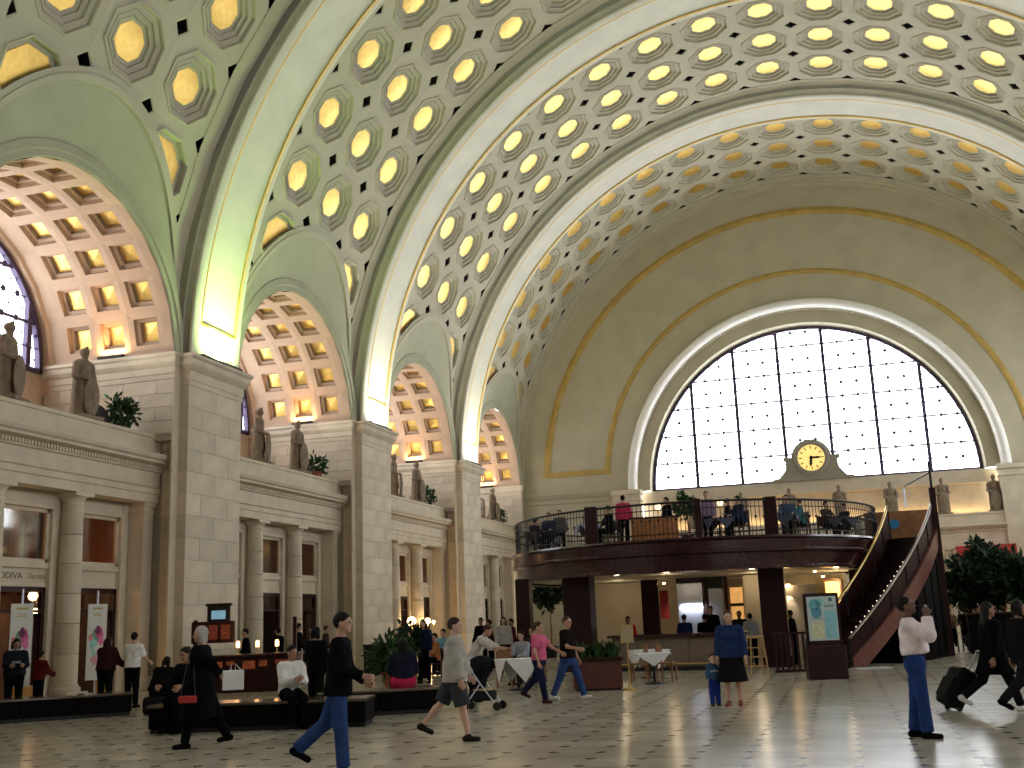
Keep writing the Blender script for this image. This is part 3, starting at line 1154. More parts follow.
RIBCOL = {0: (0.72, 1.0, 0.35), 1: (0.66, 1.0, 0.30), 2: (1.0, 0.98, 0.72), 3: (1.0, 0.98, 0.75)}
RIBN = {0: 'beyond the left edge', 1: 'nearest', 2: 'middle', 3: 'farthest'}
for k in range(0, 4):
    uplight('cove lamp box washing the foot of the %s rib from its pier cornice' % {0: 'frontmost', 1: 'nearest visible', 2: 'second visible', 3: 'third visible'}[k],
            (-17.86, RIBY[k] + 1.6, ZT + 0.98) if False else (-R + 0.16, RIBY[k] + 1.6, ZT + 0.975), UP_RIB * (.3, 1.35, 1, 1)[k], RIBCOL[k], (0.10, 0, 1), 0.16, 2.4)
    uplight('cove lamp box on the right-hand pier opposite the %s rib' % {0: 'frontmost', 1: 'nearest visible', 2: 'second visible', 3: 'third visible'}[k],
            (R - 0.12, RIBY[k] + 1.6, ZS + 0.005), UP_RIB * (.3, .5, 1, 1)[k], RIBCOL[max(k, 2)], (-0.10, 0, 1), 0.16, 2.4)
for b in range(0, 4):
    for s in (1, -1):
        uplight('warm lamp box on the %s jamb cornice of the %s side arch' % ('far' if s > 0 else 'near', ('nearest', 'second', 'third', 'farthest')[b]),
                (-20.95, BAYC[b] + s * 4.58, 10.425), UP_ARCH, (1.0, 0.54, 0.22), (0, -0.15 * s, 1), 0.9, 0.12)

t = thing('ledge_strip_light', 'warm strip light on the ledge behind the statues under the great window', 'strip light', (0, YEND + 0.72, 6.865))
MB().box(-10.3, 10.3, -.06, .06, 0, .08, .01).build('lamp_housing', M_BLACK, t)
l = lamp('strip_lamp', 'AREA', (0, 0, .10), 75, (1, .66, .30), (0, .35, 1), 20.0, .08)
l.parent = t
# ------------------------------------------------------------------ floor
M_MARBLE = stone_mat('polished_floor_marble', (0.47, 0.43, 0.335), 0.12)
_b = M_MARBLE.node_tree.nodes['Principled BSDF']
_b.inputs['Roughness'].default_value = 0.2
_b.inputs['Specular IOR Level'].default_value = 0.7
for n_ in M_MARBLE.node_tree.nodes:
    if n_.type == 'BUMP':
        n_.inputs['Strength'].default_value = 0.03
    if n_.type == 'MAP_RANGE':
        n_.inputs['To Min'].default_value = 0.82
        n_.inputs['To Max'].default_value = 1.12
M_INR = mat('dark_red_inset_marble', (0.05, 0.016, 0.012), 0.25, 0, 0.2, 6)
M_INB = mat('black_inset_marble', (0.014, 0.012, 0.010), 0.25, 0, 0.2, 6)
M_GROUT = mat('floor_grout', (0.25, 0.22, 0.18), 0.5, 0, 0.1, 5)
floor = tag(link('floor', MB().box(-25, 25, YBACK - 1.2, YEND + 2, -0.3, -0.012).mesh('floor', M_GROUT)), 'polished pale marble floor with small dark red and black insets', 'floor', None, 'structure')
TP = 0.62
c_, g_, h_ = 0.085, 0.0025, TP / 2


def tile_geo(tilt=0):
    o = h_ - g_
    top = [(o, -o + c_), (o, o - c_), (o - c_, o), (-o + c_, o), (-o, o - c_), (-o, -o + c_), (-o + c_, -o), (o - c_, -o)]
    v = [(x, y, 0.0) for x, y in top] + [(x, y, -0.02) for x, y in top]
    f = [tuple(range(8))] + [(i, 8 + i, 8 + (i + 1) % 8, (i + 1) % 8) for i in range(8)]
    return v, f


def inset_geo():
    q = c_ - 0.004
    d = [(q, 0), (0, q), (-q, 0), (0, -q)]
    v = [(x, y, 0.0) for x, y in d] + [(x, y, -0.02) for x, y in d]
    return v, [(0, 1, 2, 3)] + [(i, 4 + i, 4 + (i + 1) % 4, (i + 1) % 4) for i in range(4)]


def pix(p):
    d = np.array(p, float) - CAM
    z = d @ FW
    if z < 0.1:
        return None
    return 512 + FPX * (d @ RT) / z, 384 - FPX * (d @ UP) / z


def in_frame(p, mar=6):
    q = pix(p)
    return q is not None and -mar < q[0] < 1024 + mar and -mar < q[1] < 768 + mar


tl, il = [], []
nx, ny = int(36.6 / TP), int((YEND - 4) / TP)
for i in range(nx):
    for j in range(ny):
        x, y = -18.3 + (i + 0.5) * TP, 4 + (j + 0.5) * TP
        tl.append((x, y))
        il.append((x + h_, y + h_, (i + j) % 2))
key = lambda p: (0 if in_frame((p[0], p[1], 0)) else 1, math.hypot(p[0] - CAM[0], p[1] - CAM[1]))
tl.sort(key=key)
il.sort(key=key)
ME_TILE = [new_mesh('marble_tile', *tile_geo(), M_MARBLE)]
for p in tl[:300]:
    o = link('marble_tile', ME_TILE[0], floor, (p[0], p[1], 0))
    o.rotation_euler = (random.gauss(0, .0012), random.gauss(0, .0012), random.choice((0, PI / 2, PI)))
gv, gf = tile_geo()
mb = MB()
for p in tl[300:]:
    tx, ty = random.gauss(0, .0012), random.gauss(0, .0012)
    mb.add([(x + p[0], y + p[1], z + tx * x + ty * y) for x, y, z in gv], gf)
o = link('marble_tile_field', new_mesh('marble_tile_field', mb.v, mb.f, M_MARBLE), floor)
tag(o, kind='stuff')
ME_IN = [new_mesh('inset_tile', *inset_geo(), m) for m in (M_INR, M_INB)]
for x, y, q in il[:300]:
    link('inset_tile', ME_IN[q], floor, (x, y, 0))
gv, gf = inset_geo()
mb = MB()
for x, y, q in il[300:]:
    mb.mi = q
    mb.add([(a + x, b + y, c) for a, b, c in gv], gf)
o = link('inset_tile_field', new_mesh('inset_tile_field', mb.v, mb.f, None, False, mb.m, [M_INR, M_INB]), floor)
tag(o, kind='stuff')
MB().box(-25, -18.3, YBACK - 1, YEND + 2, -0.2, 0.0).build('side_slab', M_MARBLE, floor)
MB().box(18.29, 25, YBACK - 1, YEND + 2, -0.2, 0.0).build('side_slab', M_MARBLE, floor)
MB().box(-18.3, 18.3, YEND - 0.5, YEND + 2, -0.2, 0.0).build('side_slab', M_MARBLE, floor)
MB().box(-18.3, 18.3, YBACK - 1, 4.0, -0.2, 0.0).build('side_slab', M_MARBLE, floor)
# ------------------------------------------------------------------ smooth solid modelling for figures
def nv(a):
    a = np.array(a, float)
    return a / (np.linalg.norm(a) + 1e-12)


def sd_cone(P, a, b, r1, r2):
    a, b = np.array(a, float), np.array(b, float)
    ba = b - a
    l2 = ba @ ba + 1e-12
    t = np.clip(((P - a) @ ba) / l2, 0, 1)
    d = np.linalg.norm(P - a - t[:, None] * ba, axis=1)
    return d - (r1 + (r2 - r1) * t)


def sd_ell(P, c, r, M=None):
    q = P - np.array(c, float)
    if M is not None:
        q = q @ M
    r = np.array(r, float)
    k0 = np.linalg.norm(q / r, axis=1)
    k1 = np.linalg.norm(q / (r * r), axis=1) + 1e-9
    return k0 * (k0 - 1) / k1


def sd_flat(P, a, b, r1, r2, ax, k):
    """tapered capsule squashed by k along ax"""
    ax = nv(ax)
    a, b = np.array(a, float), np.array(b, float)
    s = 1.0 / k - 1.0
    P2 = P + ((P - a) @ ax)[:, None] * ax * s
    b2 = b + ((b - a) @ ax) * ax * s
    return sd_cone(P2, a, b2, r1, r2) * k


def eval_sdf(P, prims, k):
    d = None
    for pr in prims:
        t = pr[0]
        if t == 'c':
            v = sd_cone(P, *pr[1:5])
        elif t == 'e':
            v = sd_ell(P, *pr[1:4])
        elif t == 'f':
            v = sd_flat(P, *pr[1:7])
        cuts = pr[-1] if isinstance(pr[-1], list) else []
        for q, n in cuts:
            v = np.maximum(v, (P - np.array(q)) @ np.array(n))
        if d is None:
            d = v
        else:
            h = np.clip(0.5 + 0.5 * (d - v) / k, 0, 1)
            d = d * (1 - h) + v * h - k * h * (1 - h)
    return d


def prim_box(prims):
    lo, hi = np.full(3, 1e9), np.full(3, -1e9)
    for pr in prims:
        if pr[0] in 'cf':
            for p, r in ((pr[1], pr[3]), (pr[2], pr[4])):
                lo = np.minimum(lo, np.array(p) - r)
                hi = np.maximum(hi, np.array(p) + r)
        else:
            r = max(pr[2])
            lo = np.minimum(lo, np.array(pr[1]) - r)
            hi = np.maximum(hi, np.array(pr[1]) + r)
    return lo, hi


def surface_nets(prims, h, k=0.03, cuts=(), minus=None, kminus=0.0):
    lo, hi = prim_box(prims)
    lo, hi = lo - 2.5 * h, hi + 2.5 * h
    n = np.maximum(np.ceil((hi - lo) / h).astype(int) + 1, 4)
    ax = [lo[i] + h * np.arange(n[i]) for i in range(3)]
    G = np.stack(np.meshgrid(*ax, indexing='ij'), -1).reshape(-1, 3)
    d = eval_sdf(G, prims, k)
    for q, nn in cuts:
        d = np.maximum(d, (G - np.array(q)) @ np.array(nn))
    if minus:
        d = np.maximum(d, -eval_sdf(G, minus, k))
    d = d.reshape(n)
    s = d < 0
    # pad guard
    d[0], d[-1] = np.maximum(d[0], 1e-3), np.maximum(d[-1], 1e-3)
    d[:, 0], d[:, -1] = np.maximum(d[:, 0], 1e-3), np.maximum(d[:, -1], 1e-3)
    d[:, :, 0], d[:, :, -1] = np.maximum(d[:, :, 0], 1e-3), np.maximum(d[:, :, -1], 1e-3)
    s = d < 0
    m = n - 1
    cnt = np.zeros(m)
    acc = np.zeros((*m, 3))

    def sl(off):
        return tuple(slice(o, o + mm) for o, mm in zip(off, m))
    for a in range(3):
        for o1 in (0, 1):
            for o2 in (0, 1):
                off0 = [0, 0, 0]
                oth = [q for q in range(3) if q != a]
                off0[oth[0]], off0[oth[1]] = o1, o2
                off1 = list(off0)
                off1[a] = 1
                d0, d1 = d[sl(off0)], d[sl(off1)]
                x = (d0 < 0) != (d1 < 0)
                t = np.where(x, d0 / np.where(x, d0 - d1, 1), 0)
                p = np.zeros((*m, 3))
                for q in range(3):
                    p[..., q] = off0[q]
                p[..., a] += t
                acc += p * x[..., None]
                cnt += x
    act = cnt > 0
    idx = -np.ones(m, int)
    idx[act] = np.arange(act.sum())
    cell = np.argwhere(act)
    V = (cell + acc[act] / cnt[act][:, None]) * h + lo
    F = []
    for a in range(3):
        b, c = (a + 1) % 3, (a + 2) % 3
        lo_s = [slice(1, m[q]) for q in range(3)]
        lo_s[a] = slice(0, m[a])
        hi_s = list(lo_s)
        hi_s[a] = slice(1, m[a] + 1)
        s0, s1 = s[tuple(lo_s)], s[tuple(hi_s)]
        for flip, e in ((False, s0 & ~s1), (True, ~s0 & s1)):
            E = np.argwhere(e)
            if not len(E):
                continue
            base = E.copy()
            for q in range(3):
                if q != a:
                    base[:, q] += 1
            o = np.zeros(3, int)

            def I(db, dc):
                g = base.copy()
                g[:, b] -= db
                g[:, c] -= dc
                return idx[g[:, 0], g[:, 1], g[:, 2]]
            q4 = np.stack([I(1, 1), I(0, 1), I(0, 0), I(1, 0)], 1)
            F.append(q4[:, ::-1] if flip else q4)
    F = np.concatenate(F) if F else np.zeros((0, 4), int)
    return V, F


def np_mesh(name, V, F, m, smooth=True):
    me = bpy.data.meshes.new(name)
    F = np.asarray(F)
    me.vertices.add(len(V))
    me.vertices.foreach_set('co', np.asarray(V, np.float32).ravel())
    me.loops.add(F.size)
    me.loops.foreach_set('vertex_index', F.ravel().astype(np.int32))
    me.polygons.add(len(F))
    me.polygons.foreach_set('loop_start', np.arange(0, F.size, F.shape[1], dtype=np.int32))
    me.polygons.foreach_set('loop_total', np.full(len(F), F.shape[1], np.int32))
    if m:
        me.materials.append(m)
    me.update(calc_edges=True)
    if smooth:
        me.polygons.foreach_set('use_smooth', [True] * len(me.polygons))
    me.validate()
    return me


def rotz(a):
    return np.array([[math.cos(a), -math.sin(a), 0], [math.sin(a), math.cos(a), 0], [0, 0, 1]])


def rotx(a):
    return np.array([[1, 0, 0], [0, math.cos(a), -math.sin(a)], [0, math.sin(a), math.cos(a)]])


def roty(a):
    return np.array([[math.cos(a), 0, math.sin(a)], [0, 1, 0], [-math.sin(a), 0, math.cos(a)]])


SKIN = {'light': (0.50, 0.29, 0.20), 'pale': (0.58, 0.36, 0.27), 'tan': (0.34, 0.18, 0.11), 'brown': (0.14, 0.068, 0.04), 'dark': (0.06, 0.03, 0.02)}
D = math.radians


def cloth(rgb, rough=0.85):
    nm = 'cloth_%d_%d_%d' % tuple(int(c * 1000) for c in rgb)
    return mat(nm, rgb, rough, 0, 0.18, 9.0, 0.15, 60, 0.03)


def hand_prims(wr, fd, pn, side, curl, s):
    """palm and five fingers; wr wrist, fd hand direction, pn palm normal"""
    fd, pn = nv(fd), nv(pn)
    pn = nv(pn - (pn @ fd) * fd)
    sd = np.cross(fd, pn) * side     # towards the thumb
    P = []
    pc = wr + fd * 0.05 * s
    P.append(('f', wr - fd * 0.01 * s, wr + fd * 0.085 * s, 0.030 * s, 0.042 * s, pn, 0.42))
    for i, (off, ln) in enumerate(((0.030, 0.068), (0.010, 0.076), (-0.011, 0.070), (-0.031, 0.055))):
        base = wr + fd * 0.088 * s + sd * off * s
        d1 = nv(fd * math.cos(curl) + pn * math.sin(curl))
        d2 = nv(fd * math.cos(curl * 2.2) + pn * math.sin(curl * 2.2))
        m_ = base + d1 * ln * 0.5 * s
        P.append(('c', base - fd * .012 * s, m_, 0.0095 * s, 0.0085 * s))
        P.append(('c', m_, m_ + d2 * ln * 0.5 * s, 0.0085 * s, 0.0072 * s))
    tb = wr + fd * 0.025 * s + sd * 0.026 * s
    tm = tb + nv(fd * 0.75 + sd * 0.65 + pn * .2) * 0.042 * s
    P.append(('c', tb, tm, 0.013 * s, 0.0105 * s))
    P.append(('c', tm, tm + nv(fd * 0.95 + sd * 0.2 + pn * .35) * 0.032 * s, 0.0105 * s, 0.0085 * s))
    return P


def figure_parts(spec):
    """returns list of (part name, V, F, material) in local space, facing +Y, feet at z=0"""
    H = spec.get('height', 1.74)
    s = H / 1.75
    h = spec.get('res', 0.018)
    bulk = spec.get('bulk', 1.0)
    sit = spec.get('sit')            # seat height when seated
    lean = D(spec.get('lean', 0))
    legs = spec.get('legs', ((0, 0), (0, 0)))        # right, left: (thigh pitch, knee bend[, foot pitch])
    arms = spec.get('arms', ((5, 8, 12), (5, 8, 12)))  # right, left: (pitch, abduction, elbow bend[, inward])
    hy, hp = spec.get('head', (0, 0))
    turn = D(spec.get('twist', 0))
    Rl = rotx(-lean)
    hipz = 0.93 * s
    # legs first, hips at origin
    L = []
    for i, lg in enumerate(legs):
        sx = (1, -1)[i]
        p, kb = D(lg[0]), D(lg[1])
        ab = D(lg[3]) if len(lg) > 3 else 0.02
        hip = np.array([sx * 0.092 * s * bulk ** .5, 0, 0])
        kd = np.array([sx * math.sin(ab), math.sin(p) * math.cos(ab), -math.cos(p) * math.cos(ab)])
        knee = hip + 0.43 * s * kd
        q = p - kb
        an = knee + 0.42 * s * np.array([sx * math.sin(ab) * .3, math.sin(q), -math.cos(q)])
        fp = D(lg[2]) if len(lg) > 2 else 0.0
        fdir = np.array([sx * 0.12, math.cos(fp), -math.sin(fp)])
        heel = an + np.array([0, 0, -0.055 * s]) - fdir * 0.05 * s
        toe = an + np.array([0, 0, -0.062 * s]) + fdir * 0.145 * s
        if fp:
            toe = an + fdir * 0.15 * s + np.array([0, -.02, -0.05 * s])
            heel = an + np.array([0, -0.05 * s * math.cos(fp) - .03 * math.sin(fp), -0.055 * s * math.cos(fp) + 0.05 * s * math.sin(fp)])
        L.append([hip, knee, an, heel, toe, fdir])
    low = min(min(l[3][2] - 0.036 * s, l[4][2] - 0.030 * s) for l in L)
    org = np.array([0, 0, -low])
    if sit is not None:
        org = np.array([0, 0, sit + 0.115 * s])
    for l in L:
        for q in range(5):
            l[q] = l[q] + org
    Z = org[2]

    def tp(x, y, z):        # torso point given at standing height z (1.75 m scale)
        v = np.array([x, y, z - 0.93]) * s
        v = rotz(turn * np.clip((z - 0.93) / 0.5, 0, 1)) @ v
        return org + Rl @ v
    bk = bulk
    shw = spec.get('shoulder', 0.175)
    tors = lambda e: [('f', tp(0.055, -0.005, 0.95), tp(0.06, 0.0, 1.30), 0.105 * s * bk + e, 0.105 * s * bk + e, Rl @ np.array([0, 1.0, 0]), 0.92),
                      ('f', tp(-0.055, -0.005, 0.95), tp(-0.06, 0.0, 1.30), 0.105 * s * bk + e, 0.105 * s * bk + e, Rl @ np.array([0, 1.0, 0]), 0.92),
                      ('c', tp(-shw + .045, 0, 1.405), tp(shw - .045, 0, 1.405), 0.068 * s + e, 0.068 * s + e),
                      ('c', tp(0, 0.0, 1.38), tp(0, 0.0, 1.46), 0.075 * s + e * .6, 0.055 * s + e * .6)] + \
        ([('e', tp(0, 0.05 * spec['belly'], 1.10), np.array([0.14, 0.13, 0.15]) * s * bk + e, None)] if spec.get('belly') else []) + \
        ([('e', tp(sx * .07, 0.085, 1.27), np.array([0.065, 0.06, 0.065]) * s + e, None) for sx in (-1, 1)] if spec.get('bust') else [])
    # head
    nb, hc = tp(0, -0.01, 1.45), tp(0, 0.02, 1.645)
    Rh = rotz(turn) @ rotz(D(hy)) @ rotx(D(hp) - lean * 0.5)
    hs_ = spec.get('headscale', 1.0) * s
    hpnt = lambda x, y, z: hc + Rh @ (np.array([x, y, z]) * hs_)
    MH = Rh
    headp = [('c', nb, hpnt(0, -0.015, -0.07), 0.056 * s, 0.052 * hs_),
             ('e', hpnt(0, -0.012, 0.015), np.array([0.076, 0.098, 0.100]) * hs_, MH),
             ('e', hpnt(0, 0.022, -0.050), np.array([0.058, 0.070, 0.068]) * hs_, MH),
             ('c', hpnt(0, 0.088, 0.012), hpnt(0, 0.108, -0.022), 0.009 * hs_, 0.014 * hs_),
             ('c', hpnt(-.03, 0.075, 0.03), hpnt(.03, 0.075, 0.03), 0.012 * hs_, 0.012 * hs_),
             ('e', hpnt(0, 0.070, -0.088), np.array([0.026, 0.024, 0.022]) * hs_, MH),
             ('e', hpnt(0.078, -0.012, -0.012), np.array([0.012, 0.022, 0.033]) * hs_, MH),
             ('e', hpnt(-0.078, -0.012, -0.012), np.array([0.012, 0.022, 0.033]) * hs_, MH)]
    # arms
    A = []
    for i, ar in enumerate(arms):
        sx = (1, -1)[i]
        p, ab, eb = D(ar[0]), D(ar[1]), D(ar[2])
        inw = D(ar[3]) if len(ar) > 3 else 0.0
        sh = tp(sx * (shw + 0.005), 0, 1.40)
        ud = np.array([sx * math.sin(ab), math.sin(p) * math.cos(ab), -math.cos(p) * math.cos(ab)])
        ud = rotz(turn) @ ud
        el = sh + ud * 0.285 * s
        q = p + eb
        fdv = np.array([sx * math.sin(ab) * math.cos(eb) * .6 - sx * math.sin(inw), math.sin(q) * math.cos(inw), -math.cos(q) * math.cos(inw)])
        fdv = nv(rotz(turn) @ fdv)
        wr = el + fdv * 0.25 * s
        A.append((sh, el, wr, fdv, sx))
    limb = []
    for (sh, el, wr, fdv, sx) in A:
        limb += [('c', sh, el, 0.050 * s * bk ** .6, 0.039 * s), ('c', el, wr, 0.039 * s, 0.027 * s)]
    legp = []
    for (hip, knee, an, heel, toe, fdir) in L:
        mid = knee + (an - knee) * .3 + np.array([0, -0.012, 0])
        legp += [('c', hip + np.array([0, 0, .03]), knee, 0.088 * s * bk ** .7, 0.057 * s), ('c', knee, an, 0.052 * s, 0.037 * s), ('c', mid, mid + (an - mid) * .35, 0.054 * s, 0.045 * s)]
    footp = lambda e: [p for (hip, knee, an, heel, toe, fdir) in L for p in
                       (('c', heel, toe, 0.036 * s + e, 0.031 * s + e), ('c', heel + (toe - heel) * .15, an, 0.036 * s + e, 0.033 * s + e))]
    skin = mat('skin_' + spec.get('skin', 'light'), SKIN[spec.get('skin', 'light')], 0.55, 0, 0.08, 8)
    out = []
    body = tors(-0.004) + limb + legp + footp(-0.004) + headp
    hd = spec.get('hands', h < 0.02)
    if not hd:
        for (sh, el, wr, fdv, sx) in A:
            body.append(('f', wr, wr + fdv * .14 * s, 0.03 * s, 0.03 * s, np.array([1.0, 0, 0]), 0.6))
    V, F = surface_nets(body, h, 0.022)
    Vs, Fs = [V], [F]
    if h < 0.025:   # finer head laid over the coarse one, same mesh
        V2, F2 = surface_nets(headp, min(h, 0.009), 0.014)
        Fs.append(F2 + sum(len(v) for v in Vs))
        Vs.append(V2)
    if hd:
        for i, (sh, el, wr, fdv, sx) in enumerate(A):
            pn = spec.get('palm', [None, None])[i]
            pn = np.array([-sx, 0, 0.0]) if pn is None else np.array(pn, float)
            V2, F2 = surface_nets(hand_prims(wr, fdv, pn, -sx, D(spec.get('curl', [22, 22])[i]), s), 0.0055, 0.006)
            Fs.append(F2 + sum(len(v) for v in Vs))
            Vs.append(V2)
    out.append(('body', np.concatenate(Vs), np.concatenate(Fs), skin))
    up = Rl @ np.array([0, 0, 1.0])
    # ---- top
    t = spec.get('top')
    if t:
        e = t.get('fat', 0.016)
        hem = t.get('hem', 0.90)
        pr = list(tors(e))
        sl_ = t.get('sleeve', 1.0)
        for (sh, el, wr, fdv, sx) in A:
            if sl_ > 0.55:
                cut = el + (wr - el) * ((sl_ - .5) * 2 * 0.97)
                pr.append(('c', sh, el, 0.054 * s * bk ** .6 + e, 0.046 * s + e))
                pr.append(('c', el, wr, 0.046 * s + e, 0.034 * s + e, [(cut, fdv)]))
            else:
                ud = nv(el - sh)
                pr.append(('c', sh, el, 0.056 * s * bk ** .6 + e, 0.052 * s + e, [(sh + (el - sh) * sl_ * 2, ud)]))
        cuts = [(tp(0, 0, hem) if hem > 0.8 else org + np.array([0, 0, (hem - .93) * s]), -up if hem > 0.8 else np.array([0, 0, -1.0])), (tp(0, 0, 1.485), up)]
        if hem < 1.0:
            pr.append(('f', tp(0, 0, 1.06), tp(0, -0.005, min(hem, 0.95) - .02), 0.160 * s * bk + e, (0.178 + max(0, .9 - hem) * .13) * s * bk + e, Rl @ np.array([0, 1.0, 0]), 0.74))
        if hem < 0.8:      # long coat follows the legs
            for (hip, knee, an, heel, toe, fdir) in L:
                pr.append(('c', hip, knee, 0.11 * s + e, 0.10 * s + e))
                pr.append(('c', knee, an, 0.10 * s + e, 0.09 * s + e))
        # arm cut planes apply only to that arm; open the body cut to the arms by adding arms afterwards
        V, F = surface_nets([p for p in pr], h, t.get('k', 0.035), cuts=[cuts[1]] if False else [])if False else surface_nets(
            [(*p, [*(p[-1] if isinstance(p[-1], list) else []), *(cuts if i < len(tors(e)) or (p[0] == 'f') or hem < 0.8 and p[0] == 'c' and i >= len(tors(e)) + len(A) * (2 if sl_ > .55 else 1) else [])]) for i, p in enumerate(pr)],
            h, t.get('k', 0.03))
        out.append((t.get('name', 'jacket'), V, F, cloth(t['rgb'])))
        if t.get('stripe'):
            z0, z1, rgb = t['stripe']
            pr2 = [(*p[:-1], p[-1]) for p in tors(e + 0.004)]
            V, F = surface_nets([(*p, [(tp(0, 0, z0), -up), (tp(0, 0, z1), up)]) for p in pr2], h * .8, 0.03)
            out.append(('shirt_stripe', V, F, cloth(rgb)))
    # ---- bottoms
    bt = spec.get('bottom')
    if bt:
        kind = bt.get('kind', 'trousers')
        e = bt.get('fat', 0.014)
        waist = [(tp(0, 0, bt.get('waist', 1.03)), up)]
        pelvis = [('f', tp(0, -0.008, 0.92), tp(0, 0, 1.02), 0.172 * s * bk, 0.155 * s * bk, Rl @ np.array([0, 1.0, 0]), 0.74, waist)]
        pr = list(pelvis)
        if kind in ('trousers', 'shorts'):
            for (hip, knee, an, heel, toe, fdir) in L:
                kd = nv(an - knee)
                if kind == 'shorts':
                    cut = knee + (knee - hip) * bt.get('len', -0.05)
                    pr.append(('c', hip + np.array([0, 0, .02]), knee, 0.098 * s * bk ** .7 + e, 0.088 * s + e, [(cut, nv(knee - hip))]))
                else:
                    cut = an + kd * 0.01
                    pr.append(('c', hip + np.array([0, 0, .02]), knee, 0.094 * s * bk ** .7 + e, 0.066 * s + e))
                    pr.append(('c', knee, an, 0.064 * s + e, (0.052 + bt.get('flare', 0.0)) * s + e, [(cut, kd)]))
        else:
            hem = bt.get('hem', 0.45) * s
            zc = [(np.array([0, 0, org[2] - 0.93 * s + hem]) if sit is None else np.array([0, 0, bt.get('hem', .3)]), np.array([0, 0, -1.0]))]
            if sit is None:
                mk = (L[0][1] + L[1][1]) / 2
                pr.append(('f', tp(0, 0, 0.92), np.array([mk[0], mk[1] * .5, org[2] - .93 * s + hem - .02]), 0.175 * s * bk, bt.get('flare', 0.24) * s * bk, np.array([0, 1.0, 0]), 0.78, zc))
            for (hip, knee, an, heel, toe, fdir) in L:
                pr.append(('c', hip, knee, 0.10 * s + e, 0.085 * s + e, zc))
                pr.append(('c', knee, an, 0.085 * s + e, 0.08 * s + e, zc))
        V, F = surface_nets(pr, h, 0.03)
        out.append((kind, V, F, cloth(bt['rgb'])))
        if spec.get('belt'):
            V, F = surface_nets([('f', tp(0, -0.008, 0.99), tp(0, 0, 1.03), 0.168 * s * bk, 0.166 * s * bk, Rl @ np.array([0, 1.0, 0]), 0.76, [(tp(0, 0, .985), -up), (tp(0, 0, 1.02), up)])], 0.012, 0.02)
            out.append(('belt', V, F, cloth((0.015, 0.012, 0.01))))
    sh_ = spec.get('shoes')
    if sh_:
        fp_ = footp(0.008)
        for q in (0, 2):
            V, F = surface_nets(fp_[q:q + 2], min(h, .016), 0.02, cuts=[(np.array([0, 0, 0.001]), np.array([0, 0, -1.0]))] if sit is None else [])
            out.append(('shoe', V, F, cloth(sh_, 0.5)))
    hr = spec.get('hair')
    if hr:
        st, rgb = hr
        g = 0.004
        pr = [('e', hpnt(0, -0.022, 0.024), (np.array([0.080, 0.100, 0.102]) + g) * hs_, MH)]
        fwd = Rh @ np.array([0, 1.0, 0])
        upv = Rh @ np.array([0, 0, 1.0])
        face = [(hpnt(0, 0.045, 0.045), nv(fwd * 0.75 - upv * 0.66)), (hpnt(0, 0, -0.075), -upv)]
        pr = [(*p, face) for p in pr]
        if st == 'long':
            for sx in (-1, 0, 1):
                pr.append(('c', hpnt(sx * .055, -0.06, 0.0), hpnt(sx * .075, -0.075, -0.24), 0.055 * hs_, 0.045 * hs_))
        if st == 'bob':
            for sx in (-1, 0, 1):
                pr.append(('c', hpnt(sx * .06, -0.045, 0.0), hpnt(sx * .075, -0.04, -0.10), 0.05 * hs_, 0.04 * hs_))
        if st == 'bun':
            pr.append(('e', hpnt(0, -0.11, 0.065), np.array([0.045, 0.045, 0.045]) * hs_, MH))
        if st == 'pony':
            pr.append(('c', hpnt(0, -0.10, 0.05), hpnt(0, -0.15, -0.12), 0.032 * hs_, 0.02 * hs_))
        V, F = surface_nets(pr, min(h, .014), 0.02)
        out.append(('hair', V, F, mat('hair_%d_%d' % (int(rgb[0] * 1000), int(rgb[2] * 1000)), rgb, 0.6, 0, 0.3, 30, spec=.12)))
    if spec.get('eyes', h < 0.02):
        for sx in (-1, 1):
            mbx = MB().ball(tuple(hpnt(sx * 0.031, 0.083, 0.012)), 0.0115 * hs_, 8, 6)
            out.append(('eye', np.array(mbx.v), mbx.f, mat('dark_eye', (0.02, 0.015, 0.012), 0.2, 0, 0)))
        mbx = MB().ball(tuple(hpnt(0, 0.090, -0.055)), 0.02 * hs_, 8, 6, (1.0, .4, .32))
        out.append(('mouth', np.array(mbx.v), mbx.f, mat('lips_' + spec.get('skin', 'light'), tuple(c * m_ for c, m_ in zip(SKIN[spec.get('skin', 'light')], (0.75, 0.5, 0.5))), 0.5, 0, 0)))
    info = dict(A=A, L=L, hpnt=hpnt, org=org, tp=tp, s=s)
    return out, info


def person(label, loc, heading, spec, group=None, extras=None):
    parts, info = figure_parts(spec)
    t = thing('person', label, 'person', loc, heading, group)
    for nm, V, F, m in parts:
        me = np_mesh(nm, V, F, m) if isinstance(F, np.ndarray) else new_mesh(nm, V, F, m, True)
        link(nm, me, t)
    if extras:
        extras(t, info)
    return t


def heading_of(p, px_dir):
    """heading so that local +Y points along the image direction: 0 right, 90 away, 180 left, 270 to camera"""
    a = math.atan2(RT[1], RT[0]) + D(px_dir)
    return a - PI / 2
